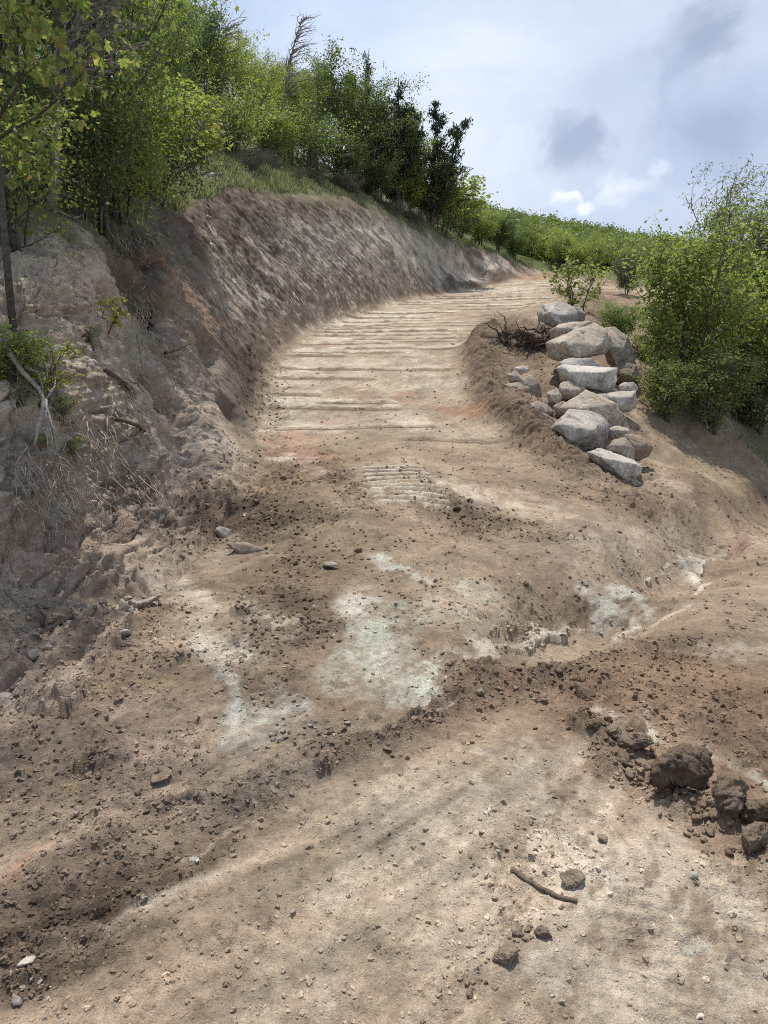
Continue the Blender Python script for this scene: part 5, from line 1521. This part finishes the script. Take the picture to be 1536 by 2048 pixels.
plant('mid_a', 'maple_tree', *pu(20, 9.6), 6.6, L_MAPLE, 'maple at the left border behind the near maples', 'tree', GT, rz=4.4)
plant('mid_b', 'maple_tree', *pu(275, 14.5), 5.6, L_MAPLE, 'sunny maple behind the yellow green leaning bush', 'tree', GT, rz=5.2)
plant('oak_bush', 'oak_bush', *pu(262, 11.8), 1.9, L_LIGHT, 'bright leafy bush overhanging the brink right of the thick trunk', 'bush', None, wide=1.15)
plant('scrub', 'oak_bush', *pu(205, 10.3), 1.3, L_MAPLE, 'low leafy bush at the foot of the thick trunk', 'bush')
plant('scrub', 'oak_bush', *pu(335, 14.2), 1.2, L_SAGE, 'grey green scrub on the brink below the yellow green bush', 'bush')
plant('yellow_bush', 'oak_bush', *pu(335, 14.6), 1.55, L_YELLOW, 'yellow green bush leaning out to the right over the cut', 'bush', rz=0.0, wide=1.15)
plant('scrub', 'oak_bush', *pu(130, 9.6), 1.2, L_DARK, 'dark scrub under the trees left of the thick trunk', 'bush')
plant('scrub', 'oak_bush', *pu(55, 7.2), 1.0, L_MAPLE, 'leafy scrub behind the slender near maple', 'bush')
plant('seedling_bush', 'seedling', *pu(72, 5.55), .42, L_LIGHT, 'leafy seedling growing at the base of the slender near maple', 'seedling', wide=1.3)
plant('seedling_bush', 'seedling', *pu(10, 5.35), .36, L_LIGHT, 'leafy seedling at the left border on the near bank', 'seedling', wide=1.3)


def sprig(u, v, h, leaf, label):
    p = hit(u, v)
    tr, cr, H = proto('sprig')
    d = (EYE - p) / np.linalg.norm(EYE - p)
    o = empty('leafy_sprig', p + d * .06); s = .62 * h / H; o.scale = (s, s, s); o.rotation_euler = (_rr.uniform(-.3, .3), _rr.uniform(.1, .5), _rr.uniform(0, 6))
    obj('stem', tr, M_BARK, o)
    key = ('sprig', leaf.name)
    if key not in _protos:
        m = cr if not cr.materials else cr.copy()
        m.materials.clear(); m.materials.append(leaf); _protos[key] = m
    obj('crown', _protos[key], None, o)
    tag(o, label, 'sprig', 'green sprigs left on the cut bank')


sprig(208, 645, .36, L_YELLOW, 'yellow green sprig beside the dark gully of the bank')
sprig(198, 690, .26, L_MAPLE, 'small grey green sprig below the yellow green one')
sprig(92, 790, .22, L_LIGHT, 'green sprig on the bleached branch, upper one')
sprig(48, 735, .22, L_MAPLE, 'dark green sprig left of the bleached branch')
sprig(115, 835, .24, L_LIGHT, 'green sprig right of the bleached branch')
sprig(155, 910, .18, L_LIGHT, 'green sprig low on the near bank, lowest of all')
sprig(48, 810, .20, L_MAPLE, 'green sprig left of the lower end of the bleached branch')
sprig(85, 890, .14, L_LIGHT, 'tiny green sprig at the tip of the bleached branch')

# ---- the wood above the cut
GW = 'trees of the wood above the cut'
WOOD = [
    (300, 19, 6.8, 'maple_a', L_MAPLE, 'tall maple in the wood behind the yellow green bush'),
    (365, 22, 6.6, 'maple_c', L_MAPLE, 'broad maple in the wood right above the yellow green bush'),
    (430, 25, 6.2, 'maple_b', L_DARK, 'dark maple in the wood above the top of the grass hump'),
    (480, 27, 5.7, 'maple_a', L_LIGHT, 'light green maple left of the bare leafless tree'),
    (535, 28.5, 5.2, 'maple_c', L_LIGHT, 'light green maple below the bare leafless tree'),
    (590, 30, 5.0, 'maple_b', L_LIGHT, 'yellowish maple right of the bare leafless tree'),
    (640, 31.5, 5.4, 'maple_d', L_MAPLE, 'narrow maple left of the tallest dark green maple'),
    (695, 32.5, 6.6, 'maple_b', L_DARK, 'tallest dark green maple on the skyline of the wood'),
    (740, 34.5, 5.6, 'maple_c', L_DARK, 'dark maple under the top of the dark juniper'),
    (800, 36, 4.2, 'maple_a', L_LIGHT, 'olive green oak in front of the junipers'),
    (838, 37, 4.0, 'maple_c', L_LIGHT, 'olive green oak at the right end of the wood'),
]
for u, Y, h, k, lf, lab in WOOD:
    plant(k, 'maple_tree' if 'oak' not in lab else 'oak_tree', *pu(u, Y + 1.6), h, lf, lab, 'tree', GW, cap=0)
plant('juniper', 'juniper_tree', *pu(735, 37.5), 7.6, L_JUNIPER, 'tall dark juniper whose tip overtops the dark green maple', 'tree', GW, cap=0, wide=.8)
plant('juniper', 'juniper_tree', *pu(795, 38.5), 6.6, L_JUNIPER, 'dark juniper with several tips, second from the right end', 'tree', GW, cap=0, wide=1.35)
plant('juniper_b', 'juniper_tree', *pu(858, 39), 6.2, L_JUNIPER, 'dark spired juniper at the right end of the wood', 'tree', GW, cap=0, wide=1.4)
plant('yellow_bush', 'oak_tree', *pu(880, 39.5), 2.5, L_LIGHT, 'small crooked oak with thin leaves beside the rightmost juniper', 'tree', GW, rz=0., wide=1.3)
_w = random.Random(3)
for i in range(44):
    u = _w.uniform(-120, 760); row = _w.random()
    Y = 15 + (u + 120) / 880 * 20 + 3.5 + row * 12
    lf = _w.choice([L_MAPLE, L_DARK, L_DARK, L_LIGHT])
    plant(_w.choice(['maple_a', 'maple_b', 'maple_c', 'maple_d']), 'maple_tree', *pu(u, Y), _w.uniform(4.4, 5.8), lf, 'green maple deep in the wood behind the front row', 'tree', 'maples deep in the wood', rng=_w, cap=12)
SCRUB = [
    (560, 27.3, 1.9, 'oak_bush', L_LIGHT, 'pale green bush at the edge of the grass under the wood'),
    (480, 24.2, 1.7, 'scrub', L_LIGHT, 'yellowish bush at the top of the grass hump'),
    (620, 29.5, 1.9, 'scrub', L_MAPLE, 'green bush under the yellowish maple'),
    (690, 31.5, 2.0, 'oak_bush', L_DARK, 'dark bush at the foot of the tallest dark green maple'),
    (750, 34, 2.0, 'oak_bush', L_DARK, 'dark bush under the dark junipers'),
    (410, 21.5, 1.4, 'scrub', L_MAPLE, 'green bush at the left side of the grass hump'),
    (820, 37, 2.0, 'oak_bush', L_LIGHT, 'olive bush at the foot of the olive oaks'),
    (875, 39.5, 1.7, 'scrub', L_DARK, 'dark scrub on the brink under the small crooked oak'),
    (915, 42, 1.9, 'oak_bush', L_DARK, 'dark scrub on the brink, first right of the wood'),
    (955, 44, 2.1, 'oak_bush', L_MAPLE, 'green scrub on the brink in the middle of the scrub line'),
    (990, 46.5, 2.3, 'oak_bush', L_DARK, 'green scrub on the brink near the right end of the cut'),
    (1022, 48.5, 2.1, 'oak_bush', L_MAPLE, 'last green scrub at the right end of the cut bank'),
]
for u, Y, h, k, lf, lab in SCRUB:
    plant(k, 'oak_bush', *pu(u, Y + 1.2), h * .85, lf, lab, 'bush', 'bushes along the edge above the cut', wide=1.25)
for i in range(16):
    t = _w.random(); u = 420 + 420 * t; Y = 19 + 17 * t + _w.uniform(.3, 2.2)
    plant('low_shrub', 'sage_shrub', *pu(u, Y), _w.uniform(.35, .6), L_SAGE, 'low grey green shrub in the grass above the cut', 'shrub', 'sage shrubs in the grass', rng=_w, parts=('stems', 'crown'))


def bare_tree(u, Y, top_v, seed, label, lean):
    rng = np.random.RandomState(seed)
    x, y = pu(u, Y)
    o = empty('bare_tree', (x, y, ground_z(x, y)))
    h = at(u, top_v, Y)[2] - ground_z(x, y)
    t = np.linspace(0, 1, 10)
    P = np.stack([lean * t ** 2 + .06 * np.sin(t * 7), 0 * t, h * t], 1)
    obj('trunk', make_mesh('trunk', *tube(P, .06 * (1 - .85 * t) + .006, 6)), M_WOOD_GREY, o)
    b = Bag()
    for k in range(46):
        tb = rng.uniform(.42, 1.0); p0 = np.array([np.interp(tb, t, P[:, j]) for j in range(3)])
        az = rng.uniform(-1, 1) * .8 + (0 if rng.rand() < .75 else math.pi)
        L = rng.uniform(.5, 1.5) * (1.15 - tb * .6)
        d = np.array([math.cos(az) * .42, math.sin(az) * .42, .8])
        tt = np.linspace(0, 1, 6)
        B = p0 + d * L * tt[:, None] + np.array([.6, 0, -.32]) * L * (tt ** 2)[:, None] + rng.randn(6, 3) * .025
        b.add(*tube(B, .017 * (1 - .8 * tt) + .004, 4))
        for q in range(4):
            j = rng.randint(1, 5); d3 = d * .5 + rng.randn(3) * .4 + np.array([.35, 0, 0])
            b.add(*tube(B[j] + d3 * L * .4 * np.linspace(0, 1, 4)[:, None], np.linspace(.008, .003, 4), 3))
    obj('branches', b.mesh('branches'), M_WOOD_GREY, o)
    tag(o, label, 'tree', 'bare leafless trees')


bare_tree(578, 31, 40, 5, 'tall leafless tree rising bare above the wood', .75)
bare_tree(462, 29, 55, 6, 'leafless grey tree top left of the tall bare one', .3)
bare_tree(128, 9.4, -40, 7, 'leafless grey tree among the maples on the near bank', .8)

# ---- right hand side
GR = 'bushes right of the rock pile'
RIGHT = [
    (1385, 13.8, 3.0, 'bushA', L_LIGHT, 'big light green bush right beside the rock pile', 1.0),
    (1490, 14.8, 2.8, 'bushB', L_LIGHT, 'second big light green bush at the right border', 1.1),
    (1325, 14.8, 1.35, 'bushB', L_LIGHT, 'lower bush filling in between rock pile and big bush', 1.0),
    (1440, 12.9, 1.35, 'bushB', L_MAPLE, 'dark green low bush under the big bush', 1.3),
    (1345, 12.7, 1.0, 'bushB', L_MAPLE, 'low bush on the brink just right of the grey squared block', 1.2),
    (1530, 14.2, 1.6, 'bushB', L_DARK, 'dark low bush at the right border above the slope', 1.3),
    (1235, 16.5, .75, 'oak_bush', L_MAPLE, 'low leafy bush behind the topmost boulder', 1.5),
]
tr, cr = grow(31, 3.3, 1.15, 8, .028, 11, 6, 7000, .07, TRI, base=.08, spread=.12)
_protos['bushA'] = (tr, cr, 3.3)
tr, cr = grow(32, 3.0, 1.2, 7, .028, 11, 6, 6200, .07, TRI, base=.06, spread=.12)
_protos['bushB'] = (tr, cr, 3.0)
for u, Y, h, k, lf, lab, wd in RIGHT:
    plant(k, 'oak_bush', *pu(u, Y), h, lf, lab, 'bush', GR, wide=wd)
tr, cr = grow(33, 5.0, 1.0, 5, .035, 11, 5, 2600, .10, SLIM, base=.35, spread=.10, gap=.2, sweep=.5)
_protos['willow'] = (tr, cr, 5.0)
plant('willow', 'willow_tree', *pu(1430, 19), 5.1, L_WILLOW, 'tall thin leaved tree standing against the sky behind the big bush', 'tree', None, rz=0.)
plant('willow', 'willow_tree', *pu(1525, 20), 4.9, L_WILLOW, 'thin leaved tree at the right border against the sky', 'tree', None, rz=0.6)
plant('maple_b', 'maple_tree', *pu(1520, 19), 4.3, L_DARK, 'dark tree at the right border behind the bushes', 'tree')
plant('maple_c', 'maple_tree', *pu(1450, 22), 3.9, L_MAPLE, 'green tree behind the big bush at right', 'tree')
plant('juniper', 'juniper_tree', *pu(1560, 17), 3.6, L_JUNIPER, 'dark juniper half out of the picture at the right', 'tree')
plant('seedling_bush', 'sapling', *pu(1150, 23), 1.25, L_LIGHT, 'small light green sapling on the berm above the topmost boulder', 'sapling', wide=1.2)
plant('oak_bush', 'oak_bush', *pu(1245, 27), 1.1, L_SAGE, 'grey green shrub on the dirt mound behind the rock pile', 'bush')
plant('maple_d', 'sapling', *pu(1175, 46), 2.7, L_LIGHT, 'slim light green tree standing before the wooded hillside', 'tree', wide=.9)
plant('far_tree_b', 'oak_bush', *pu(1110, 52), 2.2, L_LIGHT, 'bright bush behind the end of the road', 'bush')

for i in range(16):
    plant(_w.choice(['oak_bush', 'scrub', 'far_tree_b']), 'oak_bush', *pu(_w.uniform(1045, 1290), _w.uniform(49, 58)), _w.uniform(1.2, 2.3), _w.choice([L_FAR, L_LIGHT, L_MAPLE]), 'green bush in the thicket behind the end of the road', 'bush', 'thicket behind the end of the road', rng=_w, wide=1.2)

# dirt-caked root clump beside the bush
put('c', 1285, 715, 70, 'dark soil caked stump between the tall cream boulder and the bush', 'stump', M_CLOD_DARK, k=1, name='stump', tall=1.1)

# ---- the wooded hillside beyond
FARG = 'trees on the near part of the wooded hillside'
_f = random.Random(8)
spots = []
while len(spots) < 95:
    Y = _f.uniform(56, 105); u = _f.uniform(915, 1420)
    x, y = pu(u, Y)
    if all((x - a) ** 2 + (y - b) ** 2 > 1.7 for a, b in spots):
        spots.append((x, y))
for x, y in spots:
    plant(_f.choice(['far_tree', 'far_tree_b']), 'oak_tree', x, y, _f.uniform(2.0, 3.1), _f.choice([L_FAR, L_FAR, L_LIGHT, L_MAPLE]), 'green oak on the lower part of the wooded hillside', 'tree', FARG, rng=_f)


def hillside_wood():
    rng = np.random.RandomState(12)
    n = 5600
    r = np.sqrt(rng.uniform(66 ** 2, 205 ** 2, n)); a = np.radians(rng.uniform(0, 32, n))
    x, y = r * np.sin(a), r * np.cos(a)
    z = surface(x, y)
    bag = Bag()
    for i in range(n):
        h = rng.uniform(2.0, 3.4); R = rng.uniform(.8, 1.5)
        k = 70
        d = rng.randn(k, 3); d /= np.linalg.norm(d, axis=1)[:, None]
        rad = rng.uniform(.55, 1.05, (k, 1))
        lob = 1 + .28 * np.sin(3 * np.arctan2(d[:, 1:2], d[:, :1]) + i) + .2 * rng.randn()
        P = d * rad * lob * np.array([R, R, h * .46]) + np.array([x[i], y[i], z[i] + h * .52])
        bag.add(*leaves(P, rng.uniform(.36, .55), rng, DIAMOND, .6, .1, d))
    V, F = bag.arrays()
    o = obj('hillside_wood', make_mesh('hillside_wood', V, F, False), L_FAR)
    tag(o, 'green oak wood covering the far hillside', kind='stuff')


hillside_wood()


# ---- grass and leaf litter
def grass():
    rng = np.random.RandomState(4)
    xs = []
    n = 90000
    t = rng.uniform(0, 1, n)
    u = 360 + 700 * t; Y = 15.5 + 33 * t + rng.uniform(-1.5, 6.5, n)
    d = pix_dir(u, np.full(n, 696.)); p = d * (Y / d[:, 1])[:, None]
    x, y = p[:, 0], p[:, 1]
    x2 = rng.uniform(-9, -2.6, 26000); y2 = rng.uniform(5.0, 17, 26000)
    x3 = rng.uniform(4.5, 14, 16000); y3 = rng.uniform(11, 30, 16000)
    x = np.concatenate([x, x2, x3]); y = np.concatenate([y, y2, y3])
    zb, dz, col, loose, nat, bank = surface(x, y, True)
    cl = fbm(x, y, 1.6, 3, 401)
    k = np.nonzero((nat > .45) & (rng.rand(len(x)) < .55 + .6 * cl))[0]
    x, y, z = x[k], y[k], (zb + dz)[k]
    m = len(k)
    h = rng.uniform(.05, .17, m) * (1 + .5 * cl[k]); w = rng.uniform(.008, .02, m)
    az = rng.uniform(0, 6.28, m); ln = rng.uniform(.1, .7, m) * h
    bx, by = np.cos(az) * w, np.sin(az) * w
    lx, ly = np.cos(az + 1.6) * ln + .05 * h, np.sin(az + 1.6) * ln
    V = np.stack([np.stack([x - bx, y - by, z - .02], 1), np.stack([x + bx, y + by, z - .02], 1),
                  np.stack([x + lx * .6 + bx * .6, y + ly * .6 + by * .6, z + h * .7], 1), np.stack([x + lx, y + ly, z + h], 1)], 1).reshape(-1, 3)
    F = np.arange(m * 4).reshape(-1, 4)
    o = obj('grass', make_mesh('grass', V, F, False), L_GRASS)
    tag(o, 'short green grass and weeds on the slope above the cut', kind='stuff')


grass()
